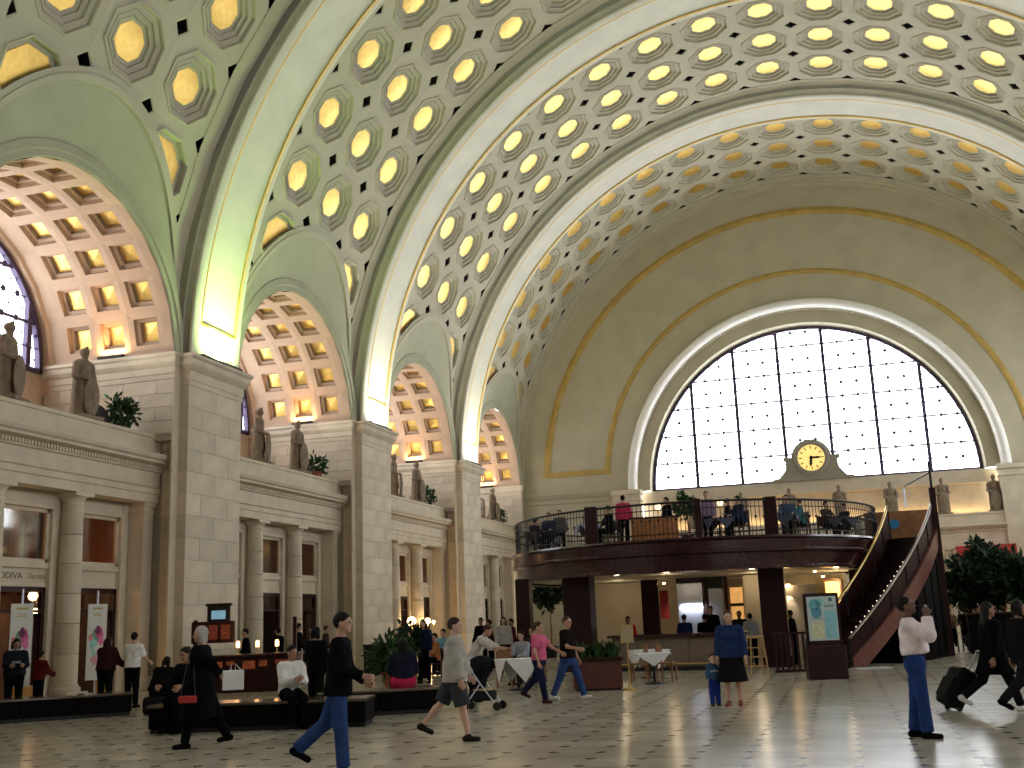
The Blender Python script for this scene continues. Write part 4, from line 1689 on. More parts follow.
# ------------------------------------------------------------------ statues
def statue_meshes():
    pr = [('f', (0, -.02, 0.22), (0, 0, 1.15), 0.31, 0.23, np.array([0, 1.0, 0]), 0.78),
          ('f', (0, 0, 1.2), (0, 0, 1.60), 0.22, 0.25, np.array([0, 1.0, 0]), 0.72),
          ('c', (-.22, 0, 1.68), (.22, 0, 1.68), 0.12, 0.12), ('c', (0, 0, 1.7), (0, .02, 1.9), 0.09, 0.085),
          ('e', (0, .03, 1.99), (0.105, 0.125, 0.15), None), ('e', (0, .0, 2.05), (0.13, 0.15, 0.12), None), ('c', (0, -.13, 2.05), (0, .1, 2.17), 0.035, 0.045),
          ('c', (0, .145, 2.0), (0, .155, 1.97), 0.015, 0.02),
          ('c', (.31, 0, 1.64), (.37, .05, 1.28), 0.095, 0.08), ('c', (.37, .05, 1.28), (.16, .28, 1.16), 0.075, 0.06), ('c', (.16, .28, 1.16), (.08, .33, 1.17), .055, .045),
          ('c', (-.31, 0, 1.64), (-.38, .03, 1.28), 0.095, 0.08), ('c', (-.38, .03, 1.28), (-.18, .27, 1.20), 0.075, 0.06), ('c', (-.18, .27, 1.2), (-.05, .33, 1.2), .055, .045),
          ('c', (.12, .14, .12), (.12, .30, .14), .075, .06), ('c', (-.12, .14, .12), (-.12, .30, .14), .075, .06)]
    for i in range(11):
        a = PI * (0.95 + 1.1 * i / 10) if i < 11 else 0
        pr.append(('c', (0.29 * math.cos(a), 0.20 * math.sin(a) - .03, 0.12), (0.30 * math.cos(a), 0.15 * math.sin(a), 1.55), 0.065, 0.04))
    for x in (-.16, -.06, .06, .16):
        pr.append(('c', (x, .19, .55), (x * .9, .15, 1.2), .055, .03))
    V, F = surface_nets(pr, 0.03, 0.04)
    fig = np_mesh('figure', V, F, M_STATUE)
    V, F = surface_nets([('e', (0.0, .36, .66), (0.30, .075, .58), None), ('e', (0, .43, .68), (.07, .04, .09), None), ('c', (0, .40, .2), (0, .40, 1.12), .03, .03)], 0.03, 0.03)
    sh = np_mesh('shield', V, F, M_STATUE)
    pl = MB().box(-.42, .42, -.36, .48, 0, .10, .015).mesh('plinth', M_STATUE)
    return fig, sh, pl


ST = statue_meshes()


def statue(label, loc, rz, sc_=1.0, mir=1):
    t = thing('statue', label, 'statue', loc, rz, 'stone soldier statues on the ledges')
    t.scale = (sc_ * mir, sc_, sc_)
    for nm, me in zip(('figure', 'shield', 'plinth'), ST):
        link(nm, me, t)


ORD = ('nearest', 'second', 'third', 'farthest')
for b in range(4):
    for i, yy in enumerate((-1.35, 1.72)):
        statue('stone soldier statue on the ledge of the %s side arch, %s of the pair' % (ORD[b], ('left', 'right')[i]),
               (-19.72, BAYC[b] + yy, 7.80), -PI / 2 + (0.25, -0.1)[i], 1.0, (1, -1)[i])
for i, x in enumerate((-7.4, -4.4, -1.45, 1.55, 4.55, 7.5, 10.4)):
    statue('stone soldier statue under the great window, %s from the left' % ('first', 'second', 'third', 'fourth', 'fifth', 'sixth', 'seventh')[i],
           (x, YEND - 0.1, 6.86), PI, 1.02, (1, -1)[i % 2])


# ------------------------------------------------------------------ foliage
def leaves(n, rx, ry, rz, c, ln, wd, seed, shell=0.55):
    g = np.random.default_rng(seed)
    d = g.normal(size=(n, 3))
    d /= np.linalg.norm(d, axis=1)[:, None]
    rad = (shell + (1 - shell) * g.random(n)) ** 1.0
    P = d * rad[:, None] * np.array([rx, ry, rz]) * (0.8 + 0.25 * np.sin(d[:, :1] * 5 + d[:, 2:3] * 4)) + np.array(c)
    A = g.normal(size=(n, 3)) * .6 + d
    A /= np.linalg.norm(A, axis=1)[:, None]
    B = np.cross(A, g.normal(size=(n, 3)))
    B /= np.linalg.norm(B, axis=1)[:, None] + 1e-9
    L = ln * (0.7 + 0.6 * g.random(n))[:, None]
    v = np.stack([P, P + A * L * .5 + B * wd, P + A * L, P + A * L * .5 - B * wd], 1).reshape(-1, 3)
    f = np.arange(4 * n).reshape(-1, 4)
    return v, f


def blades(n, r, hgt, seed, wd=0.025):
    g = np.random.default_rng(seed)
    mb = MB()
    for i in range(n):
        a, q = g.random() * 2 * PI, r * math.sqrt(g.random())
        b = np.array([q * math.cos(a), q * math.sin(a), 0])
        o = np.array([math.cos(a), math.sin(a), 0]) * hgt * (0.2 + 0.5 * g.random())
        h = hgt * (0.6 + 0.5 * g.random())
        s = np.array([-math.sin(a), math.cos(a), 0]) * wd
        p1, p2 = b + o * .4 + np.array([0, 0, h * .7]), b + o + np.array([0, 0, h * .9])
        mb.add([tuple(b - s), tuple(b + s), tuple(p1 + s), tuple(p1 - s), tuple(p2)], [(0, 1, 2, 3), (3, 2, 4)])
    return mb


def bush(label, loc, rx, rz, n, seed, pot=None, m=M_LEAF, name='potted_plant', ln=0.22, wd=0.05, lift=0.0, cat='plant'):
    t = thing(name, label, cat, loc)
    v, f = leaves(n, rx, rx, rz, (0, 0, lift + rz * .9), ln, wd, seed, 0.35)
    link('foliage', np_mesh('foliage', v, f, m, False), t)
    if pot:
        r, h, pm = pot
        MB().lathe([(r * .7, 0), (r * .95, h * .85), (r * 1.08, h * .86), (r * 1.08, h), (r * .9, h), (r * .88, h * .93)], 16).build('pot', pm, t)
    if lift > 0.5:
        MB().tube([(0, 0, .1), (.05, .02, lift * .5), (0, 0, lift + rz)], .05, 7, False, .025).build('trunk', M_WOODL, t)
    else:
        MB().tube([(0, 0, .05), (.02, .0, rz), ], .02, 6).build('stem', M_WOODL, t)
    return t


for b in range(4):
    bush('bushy green plant on the ledge of the %s side arch beside the soldier statue' % ORD[b], (-19.85, BAYC[b] + 3.75, 7.80), (0.55, 0.5, 0.48, 0.48)[b], 0.55, (420, 300, 260, 220)[b], 11 + b,
         (0.24, 0.34, M_BLACK if b != 1 else M_TERRA), M_LEAF2, lift=0.12)
    t = thing('floodlight_drum', 'dark domed floodlight housing behind the statues of the %s side arch' % ORD[b], 'floodlight', (-20.1, BAYC[b] + 2.75, 7.80), -PI / 2)
    MB().prism([(0.56 * math.cos(a), 0.06 + 0.6 * math.sin(a)) for a in np.linspace(0, PI, 17)], 1, -.2, .2).build('housing', M_BLACK, t)
    MB().box(-.52, .52, -.24, .24, 0, .06, .01).build('foot', M_BLACK, t)
    fl = lamp('flood_lamp', 'SPOT', (0, 0, .70), UP_VAULT, (1.0, .95, .80), (0, .35, 1), .2, spot=D(125), blend=.6)
    fl.parent = t

# ------------------------------------------------------------------ clock above the sill
t = thing('wall_clock', 'round golden clock with dark hands in a scrolled stone case before the great window', 'clock', (0.10, YEND + 0.35, ZW - 0.02))
prof = [(-2.5, 0), (-2.5, .14), (-2.05, .22), (-1.85, .45), (-1.62, .75), (-1.55, 1.25), (-1.72, 1.35), (-1.70, 1.55), (-1.22, 1.48)]
arc = [(1.22 * math.cos(a), 1.40 + 1.18 * math.sin(a)) for a in np.linspace(PI, 0, 21)]
out_ = prof + arc[1:-1] + [(-x, z) for x, z in prof[::-1]]
M_CASE = mat('clock_case_stone', (.30, .27, .22), .8, 0, .1, 3)  # stone darkened: the case's backlit shade is in the colour
MB().prism(out_, 1, 0.0, 0.5).build('clock_case', M_CASE, t)
mb = MB()
CZ = 1.40
mb.sweep([[(r * math.cos(a), d, CZ + r * math.sin(a)) for r, d in ((1.12, 0.0), (1.06, -.14), (0.90, -.16), (0.82, -.04))] for a in np.linspace(0, 2 * PI, 41)], False)
mb.build('clock_rim', M_CASE, t, smooth=True)
MB().prism([(0.83 * math.cos(a), CZ + 0.83 * math.sin(a)) for a in np.linspace(0, 2 * PI, 41)[:-1]], 1, -0.05, 0.0).build('clock_dial', M_CLOCK, t)
for i in range(12):
    a = PI / 2 - i * PI / 6
    o = link('hour_mark', MB().box(-.03, .03, -.065, -.05, -.1, .1).mesh('hour_mark', M_BLACK), t, (0.66 * math.cos(a), 0, CZ + 0.66 * math.sin(a)))
    o.rotation_euler = (0, -(a - PI / 2), 0)
for nm, ang, ln, wd in (('minute_hand', 90, .62, .055), ('hour_hand', 187.5, .58, .07)):
    o = link(nm, MB().prism([(-wd, -.12), (wd, -.12), (wd * 1.3, ln * .7), (0, ln), (-wd * 1.3, ln * .7)], 1, -.085, -.068).mesh(nm, M_BLACK), t, (0, 0, CZ))
    o.rotation_euler = (0, D(ang), 0)

# ------------------------------------------------------------------ shop fronts
DN = 0
for b in range(4):
    yb = BAYC[b]
    mb = MB()
    mb.mi = 0
    mb.box(-23.5, -23.4, yb - 5, yb + 5, 0, 5.6)
    mb.box(-23.5, XS - .26, yb - 5.05, yb - 4.95, 0, 5.6)
    mb.box(-23.5, XS - .26, yb + 4.95, yb + 5.05, 0, 5.6)
    mb.box(-23.5, XS - .26, yb - 5, yb + 5, 5.45, 5.6)
    mb.mi = 1
    for i in range(14):
        y = yb - 4.6 + i * .7
        mb.box(-23.4, -23.25, y, y + .08, 0, 5.45)
    mb.box(-23.4, -23.0, yb - 4.9, yb + 4.9, 2.6, 2.8)
    mb.box(-22.6, -22.5, yb - 4.94, yb + 4.94, 0, 2.95)  # dark lining added to keep the doorways dark under the ceiling lamp
    mb.box(-22.6, XS - .3, yb - 4.94, yb - 4.90, 0, 2.95)
    mb.box(-22.6, XS - .3, yb + 4.90, yb + 4.94, 0, 2.95)
    mb.build('shop_interior', None, wall_left, mats=[M_SHOP, M_SHOPD])
    lamp('shop_ceiling_lamp', 'POINT', (-21.9, yb + 0.4, 4.6), (34, 34, 34, 24)[b], (1, 0.55, 0.28), size=0.15)
    lamp('shop_counter_lamp', 'POINT', (-21.6, yb + 0.6, 2.2), (14, 4, 40, 8)[b], (1, 0.62, 0.3), size=0.15)
    for oi, c in enumerate(OPN):
        DN += 1
        nm = ('left', 'middle', 'right')[oi]
        w_ = tag(link('window_%d' % (DN + 10), None), 'square transom window over the %s doorway of the %s bay, red-brown inside' % (nm, ORD[b]), 'window', None, 'structure')
        w_.location = (0, yb, 0)
        mb = MB()
        for y0, y1, z0, z1 in ((c - .98, c - .88, 3.70, 5.18), (c + .88, c + .98, 3.70, 5.18), (c - .98, c + .98, 3.70, 3.80), (c - .98, c + .98, 5.08, 5.18)):
            mb.box(XS - .16, XS - .06, y0, y1, z0, z1)
        mb.build('window_frame', M_STONE2, w_)
        new = MB().box(XS - .125, XS - .115, c - .88, c + .88, 3.80, 5.08)
        new.build('pane', M_SGLASS, w_)
        d_ = tag(link('door_%d' % DN, None), '%s shop doorway of the %s bay with a dark wooden frame' % (nm, ORD[b]), 'door', None, 'structure')
        d_.location = (0, yb, 0)
        mb = MB()
        for y0, y1, z0, z1 in ((c - .98, c - .85, 0, 3.04), (c + .85, c + .98, 0, 3.04), (c - .98, c + .98, 2.90, 3.04), (c - .85, c + .85, 2.35, 2.43)):
            mb.box(XS - .2, XS - .06, y0, y1, z0, z1, .008)
        mb.build('door_frame', M_WOOD, d_)
        MB().box(XS - .14, XS - .13, c - .85, c + .85, 2.43, 2.9).build('pane', M_SGLASS, d_)
        if oi == 1 and b == 0 or oi != 1:
            lf = link('door_leaf', None, d_, (XS - .12, c + .84, 0))
            mb = MB()
            for y0, y1, z0, z1 in ((-.69, -.57, 0, 2.34), (-.12, 0, 0, 2.34), (-.69, 0, 2.22, 2.34), (-.69, 0, 0, .5)):
                mb.box(-.025, .025, y0, y1, z0, z1)
            me_leaf = mb.mesh('door_leaf', M_WOOD)
            lf2 = link('door_leaf', me_leaf, d_, (XS - .12, c + .84, 0))
            bpy.data.objects.remove(lf)
            lf2.rotation_euler = (0, 0, D(-62 if (oi == 1) else 0))
            link('door_glass', MB().box(-.006, .006, -.57, -.12, .5, 2.22).mesh('door_glass', M_SGLASS), lf2)
            link('kick_plate', MB().box(.026, .03, -.66, -.03, .03, .45).mesh('kick_plate', M_BRASS), lf2)
# fascia lettering, partly hidden by the column
M_SIGN = mat('dark_sign_letters', (0.04, 0.035, 0.02), 0.5, 0, 0)
M_SIGNG = mat('gold_sign_letters', (0.30, 0.23, 0.05), 0.5, 0.3, 0)
t = thing('shop_sign', 'dark and gold shop lettering on the lintel between the two nearest columns', 'sign', (XS - 0.088, BAYC[0] - .62, 3.25))
o = link('lettering', text_mesh('lettering', 'GODIVA', 0.235, M_SIGN), t)
o.rotation_euler = (PI / 2, 0, PI / 2)
o = link('lettering', text_mesh('lettering', 'Chocolatier', 0.22, M_SIGNG, 0.25), t, (0, 1.06, .01))
o.rotation_euler = (PI / 2, 0, PI / 2)
o.scale = (.62, 1, 1)
link('backing_strip', MB().box(-.006, -.001, -.1, 1.7, -.08, .26).mesh('backing_strip', M_CREAM), t)
t.location[1] = BAYC[0] - .98
t.scale = (1, 1.18, 1.0)

# globe lamps in the nearest shop and warm lamps in the third bay
for i, (b, yy, z, r, x) in enumerate(((0, on_x(33, 596, -20.9)[1] - BAYC[0], float(on_x(33, 596, -20.9)[2]), .13, -20.9), (0, on_x(51, 596, -21.0)[1] - BAYC[0], float(on_x(51, 596, -21.0)[2]), .08, -21.0), (0, on_x(36, 613, -20.8)[1] - BAYC[0], float(on_x(36, 613, -20.8)[2]), .13, -20.8), (2, -1.1, 1.8, .22, -19.0), (2, 1.05, 1.8, .14, -19.0), (2, 1.9, 1.75, .08, -19.0))):
    t = thing('globe_lamp', ['glowing globe lamp hanging high in the nearest shop doorway', 'smaller globe lamp hanging beside the big one in the nearest shop', 'broad glowing lamp low inside the nearest shop doorway',
                             'bright warm lamp beside the left column of the third bay', 'warm lamp beside the right column of the third bay', 'small warm lamp right of the third bay columns'][i], 'lamp', (x, BAYC[b] + yy, z))
    MB().ball((0, 0, 0), r, 12, 8).build('globe', M_WARMLAMP, t, smooth=True)
    if b == 0:
        MB().tube([(0, 0, r * .9), (0, 0, 5.45 - z)], .012, 6).build('cord', M_BLACK, t)
    else:
        MB().tube([(0, 0, -r * .9), (0, 0, -z)], .02, 6).build('stand', M_BRASS, t)
    lamp('globe_glow', 'POINT', (x + .05, BAYC[b] + yy, z - r - .05), 14 if b == 0 else 22, (1, .6, .28), size=.1)

# banners on stands
ART = [((.30, .95), .16, (0.10, 0.32, 0.20)), ((.42, 1.05), .12, (0.55, 0.08, 0.20)), ((.36, 1.12), .09, (0.12, 0.03, 0.08)), ((.22, .80), .12, (0.25, 0.55, 0.48)), ((.46, .86), .10, (0.62, 0.16, 0.30)), ((.14, .93), .07, (.6, .2, .22)), ((.30, .40), .13, (0.62, 0.30, 0.30)), ((.25, .55), .08, (.3, .5, .42))]
for i, (px, X) in enumerate(((20, -18.0), (96, -18.0))):
    p = on_x(px, 650, X)
    t = thing('banner_stand', ['white flower-print banner on a stand before the nearest shop, cut by the left edge', 'white flower-print banner on a stand beside the second column'][i], 'banner', (X, p[1], 0), D(-6))
    t.rotation_euler = (0, 0, D(75))
    MB().box(-.30, .30, -.012, .012, .55, 2.50, .004).build('banner_cloth', mat('banner_white', (.60, .60, .55), .8, 0, .04, 3), t)
    MB().box(-.02, .02, -.005, .035, 0.02, 2.85).build('pole', M_STEEL, t)
    MB().box(-.25, .25, -.16, .16, 0, .03, .008).build('foot', M_BLACK, t)
    for (ax, az), r, rgb in ART:
        pts = [(ax - .34 + r * (1 + .25 * math.sin(3 * a + ax * 9)) * math.cos(a), az + .70 + r * (1.2 + .3 * math.cos(4 * a)) * math.sin(a)) for a in np.linspace(0, 2 * PI, 15)[:-1]]
        MB().prism(pts, 1, -.016 - .001 * ART.index(((ax, az), r, rgb)), -.012).build('printed_flower', mat('print_%d' % int(rgb[0] * 100 + rgb[1] * 1000), rgb, .8, 0, .15, 12), t)
    for k_, (z, wd) in enumerate(((2.36, .16), (2.24, .10), (2.19, .13))):
        MB().box(-wd, wd, -.014, -.012, z, z + (.05 if k_ == 0 else .025)).build('printed_line', mat('print_gold', (.42, .33, .10), .8, 0, 0), t)


# ------------------------------------------------------------------ benches
def bench(label, p0, p1, depth=0.75):
    p0, p1 = np.array(p0[:2]), np.array(p1[:2])
    d = p1 - p0
    ln = np.linalg.norm(d)
    t = thing('bench', label, 'bench', (p0[0], p0[1], 0), math.atan2(d[1], d[0]))
    MB().box(0.03, ln - .03, 0.05, depth - .05, 0, .08).build('bench_foot', M_BLACK, t)
    n = max(1, int(round(ln / 1.2)))
    for i in range(n):
        MB().box(ln * i / n + .006, ln * (i + 1) / n - .006, 0, depth, .08, .42, .015).build('panel', M_BENCH, t)
    MB().box(-.02, ln + .02, -.03, depth + .03, .42, .47, .015).build('bench_top', M_BTOP, t)
    return t


bench('long black wooden bench at the left edge under the seated pair', (-16.9, 17.6), (-13.75, 20.6), .8)
bench('long black wooden bench behind the woman in the dark coat', (-10.6, 16.6), (-6.95, 17.45), .8)
bench('short black wooden bench under the person in the pink-red skirt', (-8.6, 19.0), (-6.6, 20.1), .8)

# ------------------------------------------------------------------ red-lit kiosk by the nearest pier
K = on_y(245, 650, 28.0)
KA = D(18)
t = thing('kiosk', 'dark red bar kiosk with glowing orange display before the nearest pier', 'kiosk', (K[0], 28.0, 0), KA)
MB().box(-1.5, 1.5, -.5, .5, 0, .95, .02).build('counter', M_WOOD, t)
MB().box(-1.58, 1.58, -.56, .56, .95, 1.02, .015).build('counter_top', M_WOODP, t)
for i in range(6):
    x = -1.3 + i * .45
    MB().box(x, x + .22 + .12 * (i % 2), -.52, -.49, .62 + .06 * (i % 3), .84).build('lit_display', mat('orange_display_glow', (.16, .04, .02), .5, 0, .7, 9, emit=(1, .22, .06), estr=(.05)), t)
for x in (-1.45, 1.35):
    MB().box(x, x + .1, -.05, .05, 1.02, 2.0).build('post', M_WOOD, t)
MB().box(-1.5, -.3, -.08, .08, 1.35, 1.95, .01).build('back_panel', M_WOOD, t)
for i in range(3):
    MB().box(-1.35 + i * .34, -1.1 + i * .34, -.10, -.08, 1.45, 1.85).build('lit_bottle_panel', mat('red_display_glow', (.10, .02, .015), .5, 0, .7, 12, emit=(1, .16, .05), estr=.03), t)
t = thing('kiosk_screen', 'small blue-lit screen in a dark frame on top of the kiosk', 'screen', (K[0] - .75 * math.cos(KA), 28.0 - .75 * math.sin(KA), 1.95), KA)
MB().box(-.32, .32, -.06, .06, 0.0, .42, .01).build('frame', M_BLACK, t)
MB().box(-.20, .20, -.065, -.06, .06, .30).build('display', mat('blue_screen', (.1, .2, .3), .4, 0, .2, 6, emit=(.25, .5, .65), estr=.35), t)
MB().box(-.36, .36, -.10, .10, .42, .50, .01).build('cap', M_WOOD, t)
for i, (dx, z) in enumerate(((-.2, 1.02), (.35, 1.02), (.9, 1.02))):
    t = thing('table_lamp', ['slim warm lamp on the kiosk counter, left one', 'slim warm lamp on the kiosk counter, middle one', 'slim warm lamp on the kiosk counter, right one'][i], 'lamp',
              (K[0] + dx * math.cos(KA), 28.0 + dx * math.sin(KA), z), 0, 'slim lamps on the kiosk')
    MB().lathe([(.07, 0), (.07, .02), (.015, .03), (.015, .2)], 10).build('lamp_base', M_BRASS, t)
    MB().lathe([(.05, .18), (.055, .30), (.04, .36)], 10).build('lamp_shade', mat('amber_glow', (1, .6, .3), .5, 0, 0, emit=(1, .45, .15), estr=5), t)
lamp('kiosk_glow', 'POINT', (K[0], 27.2, 1.6), 5, (1, .45, .2), size=.2)

# ------------------------------------------------------------------ bin and potted plant by the second pier
p = on_z(377, 676)
t = thing('litter_bin', 'black box-shaped litter bin in front of the second pier', 'bin', (p[0], p[1], 0), D(20))
MB().box(-.42, .42, -.35, .35, .05, .98, .02).build('body', M_BLACK, t)
MB().box(-.45, .45, -.38, .38, .98, 1.05, .01).build('lid', M_BLACK, t)
MB().box(-.25, .25, -.37, -.352, .72, .88).build('slot', M_DARK, t)
for i in (-.3, .3):
    MB().box(i - .05, i + .05, -.3, .3, 0, .05).build('foot', M_BLACK, t)
p = on_z(394, 690)
t = bush('leafy potted plant in a red pot behind the short bench', (p[0], p[1], 0), .62, .55, 420, 31, (.32, .45, M_TERRA), M_LEAF2, lift=.42, ln=.3, wd=.06)
p = on_z(410, 684)
bush('tall dark potted plant right of the red-potted one', (p[0], p[1], 0), .45, .7, 320, 32, (.26, .4, M_BLACK), M_LEAF, lift=.5, ln=.28, wd=.05)
# ------------------------------------------------------------------ two-storey cafe in the hall
EC, EAX, EBY = (-3.95, 39.4), 6.4, 7.05
ZD = 3.85


def ept(a, k=0.0, z=0.0):
    return (EC[0] + (EAX + k) * math.cos(a), EC[1] + (EBY + k) * math.sin(a), z)


EAA = np.linspace(0, 2 * PI, 97)
cafe = thing('cafe_platform', 'dark mahogany oval cafe platform with railing standing on posts in the hall', 'platform', (0, 0, 0))


def ring(prof, m, name, par=cafe, aa=EAA, smooth=30):
    mb = MB()
    mb.sweep([[ept(a, k, z) for k, z in prof] for a in aa], False)
    o = mb.build(name, m, par)
    auto_smooth(o.data, smooth)
    return o


ring([(-.35, 3.86), (0.06, 3.86), (0.08, 3.80), (0.02, 3.76), (0.0, 3.74), (0.0, 3.48), (0.05, 3.46), (0.05, 3.40), (-.06, 3.38)], M_WOODP, 'upper_fascia')
ring([(-.06, 3.40), (-.10, 3.36), (-.10, 2.98), (-.04, 2.96), (-.04, 2.88), (-.6, 2.88)], M_WOODP, 'lower_fascia')
n = len(EAA) - 1
new = MB()
new.add([ept(a, -.02, ZD - .005) for a in EAA[:-1]], [tuple(range(n))])
new.add([ept(a, -.02, ZD - .12) for a in EAA[:-1]], [tuple(range(n))])
new.build('deck', M_WOODL, cafe)
new = MB()
new.add([ept(a, -.5, 2.95) for a in EAA[:-1]], [tuple(range(n))])
new.build('soffit', M_CREAM, cafe)
mb = MB()
mb.tube([ept(a, -.1, 4.92) for a in EAA[:-1]], .035, 8, True)
mb.build('top_rail', M_BLACK, cafe, smooth=True)
mb = MB()
for z in (4.00, 4.72):
    mb.tube([ept(a, -.1, z) for a in EAA[:-1]], .016, 6, True)
mb.build('rail_bars', M_BLACK, cafe)
mb = MB()
NB = 300
for i in range(NB):
    a = 2 * PI * i / NB
    p0, p1 = ept(a, -.1, 3.86), ept(a, -.1, 4.90)
    mb.tube([p0, p1], .011, 4)
    if i % 2 == 0:
        mb.ball(ept(a, -.1, 4.42), .045, 6, 4)
tag(mb.build('balusters', M_BLACK, cafe), kind='stuff')
for px, nmx in ((569, 0), (763, 1), (700, 2)):
    p = on_z(px, 537 if px > 600 else 543, ZD)
    a = math.atan2((p[1] - EC[1]) / EBY, (p[0] - EC[0]) / EAX)
    q = ept(a, -.1, 0)
    wd = .19 if nmx != 2 else .10
    MB().box(q[0] - wd, q[0] + wd, q[1] - .08, q[1] + .08, 3.86, 5.0, .01).build('newel_panel', M_WOOD, cafe)
for x, y, wd in ((-9.25, 35.6, .24), (-7.15, 34.7, .44), (-1.05, 34.6, .38), (1.6, 40.5, .3), (-9.2, 43.5, .3), (-3.5, 45.4, .3)):
    pst = MB().box(x - wd, x + wd, y - wd, y + wd, .0, 3.0, .02).build('post', M_WOOD, cafe)
    link('post_base', MB().box(x - wd - .06, x + wd + .06, y - wd - .06, y + wd + .06, 0, .3, .02).mesh('post_base', M_WOOD), pst)
for i, (px, py) in enumerate(((569, 569), (770, 559), (637, 585), (648, 584), (664, 584), (815, 572), (823, 577))):
    if i < 2:
        q = on_y(px, py, 33.0 if i == 0 else 33.6)
        continue
    q = on_z(px, py, 2.9)
    if abs(q[1] - EC[1]) > 6:
        q = on_y(px, py, 40.0)
    t = MB().lathe([(.05, 0), (.05, .04)], 10).build('downlight', M_WARMLAMP, cafe, (q[0], q[1], min(q[2], 2.90)))

# stair ---------------------------------------------------------------------
def bez(P, t):
    P = [np.array(p, float) for p in P]
    return P[0] * (1 - t) ** 2 + 2 * P[1] * t * (1 - t) + P[2] * t * t


SO = [(1.05, 32.5), (3.15, 34.2), (4.15, 38.6)]
SI = [(-0.15, 33.4), (1.95, 35.2), (2.75, 39.0)]
stair = thing('staircase', 'curved mahogany staircase with brass rails climbing to the cafe platform', 'staircase', (0, 0, 0))
NS = 22
zt = lambda t: ZD * t
for i in range(NS):
    t0, t1 = i / NS, (i + 1) / NS
    a, b, c, d = bez(SO, t0), bez(SO, t1), bez(SI, t1), bez(SI, t0)
    z = ZD * (i + 1) / NS
    mb = MB()
    mb.add([(*p, zz) for zz in (z - .05, z) for p in (a, b, c, d)], [(0, 1, 2, 3), (4, 5, 6, 7), (0, 1, 5, 4), (1, 2, 6, 5), (2, 3, 7, 6), (3, 0, 4, 7)])
    mb.add([(*a, z - ZD / NS), (*d, z - ZD / NS), (*d, z), (*a, z)], [(0, 1, 2, 3)])
    mb.build('tread', M_WOOD, stair)
TT = np.linspace(0, 1, 25)
for S_, nm, m in ((SO, 'outer', M_WOODP), (SI, 'inner', M_WOOD)):
    mb = MB()
    secs = []
    for t in TT:
        p = bez(S_, t)
        tn = nv(np.append(bez(S_, min(t + .01, 1)) - bez(S_, max(t - .01, 0)), 0))
        nn = np.array([tn[1], -tn[0], 0]) * (1 if nm == 'outer' else -1)
        z = zt(t)
        q = np.array([*p, 0])
        zl = max(z - .28, 0.0)
        secs.append([tuple(q + nn * .02 + np.array([0, 0, zl])), tuple(q + nn * .10 + np.array([0, 0, zl])), tuple(q + nn * .10 + np.array([0, 0, z + .30])), tuple(q + nn * .02 + np.array([0, 0, z + .30]))])
    mb.sweep(secs, True, True)
    mb.build('stringer', mat('rosy_polished_wood', (.15, .05, .04), .3, 0, .25, 5, coat=.25) if nm == 'outer' else m, stair)
    mb = MB()
    hr_ = lambda t: .80 + .30 * t
    mb.tube([(*bez(S_, t), zt(t) + hr_(t)) for t in TT], .045, 8)
    mb.build('handrail', M_BRASS if nm == 'inner' else mat('worn_grey_rail', (.30, .27, .25), .3, .9, .1, 8), stair, smooth=True)
    mb = MB()
    mb.sweep([[(*bez(S_, t), zt(t) + .25), (*bez(S_, t), zt(t) + hr_(t) - .10)] for t in TT], False)
    mb.build('side_panel', M_WOOD, stair)
    if nm == 'outer':
        mb = MB()
        for t in np.linspace(.03, .5, 15):
            p = bez(S_, t)
            mb.ball((p[0] - .05, p[1] - .05, zt(t) + hr_(t) + .05), .016, 6, 4)
        tag(mb.build('rail_lights', mat('rail_light_glow', (1, 1, .9), .5, 0, 0, emit=(1, .85, .65), estr=1.4), stair), kind='stuff')
    for k_, t in enumerate(np.linspace(0.0, 1, 7)):
        p = bez(S_, t)
        MB().box(p[0] - .03, p[0] + .03, p[1] - .03, p[1] + .03, zt(t) + .05, zt(t) + hr_(t)).build('rail_post', M_BLACK, stair)
mb = MB()   # panelling under the stair
TP_ = np.linspace(.42, 1, 15)
mb.sweep([[(*(bez(SO, t)), 0.0), (*(bez(SO, t)), zt(t) - .25)] for t in TP_], False)
mb.sweep([[(*(bez(SI, t)), 0.0), (*(bez(SI, t)), zt(t) - .25)] for t in TP_], False)
p, q = bez(SO, .42), bez(SI, .42)
mb.add([(*p, 0), (*q, 0), (*q, zt(.42) - .2), (*p, zt(.42) - .2)], [(0, 1, 2, 3)])
mb.build('under_panel', M_BENCH, stair)
for k_ in range(5):
    t = .46 + k_ * .115
    p, q = bez(SO, t), bez(SO, t + .09)
    d = nv(np.append(q - p, 0))
    nn = np.array([d[1], -d[0], 0]) * .03
    z1 = zt(t) - .4
    P0, P1 = np.array([*p, .15]), np.array([*q, .15])
    v = [tuple(x + o) for o in (np.zeros(3), nn) for x in (P0, P1, P1 + np.array([0, 0, z1 - .1]), P0 + np.array([0, 0, z1 - .1]))]
    MB().add(v, [(0, 1, 2, 3), (4, 5, 6, 7), (0, 1, 5, 4), (1, 2, 6, 5), (2, 3, 7, 6), (3, 0, 4, 7)]).build('raised_panel', M_BENCH, stair)
mb = MB()   # landing
mb.add([(*bez(SO, 1), ZD), (4.3, 40.4, ZD), (2.0, 40.4, ZD), (*bez(SI, 1), ZD)], [(0, 1, 2, 3)])
mb.add([(*bez(SO, 1), ZD - .3), (4.3, 40.4, ZD - .3), (2.0, 40.4, ZD - .3), (*bez(SI, 1), ZD - .3)], [(0, 1, 2, 3)])
mb.add([(4.3, 40.4, ZD - .3), (2.0, 40.4, ZD - .3), (2.0, 40.4, ZD + 1.05), (4.3, 40.4, ZD + 1.05)], [(0, 1, 2, 3)])
mb.add([(4.15, 38.6, 0), (4.3, 40.4, 0), (4.3, 40.4, ZD), (4.15, 38.6, ZD)], [(0, 1, 2, 3)])
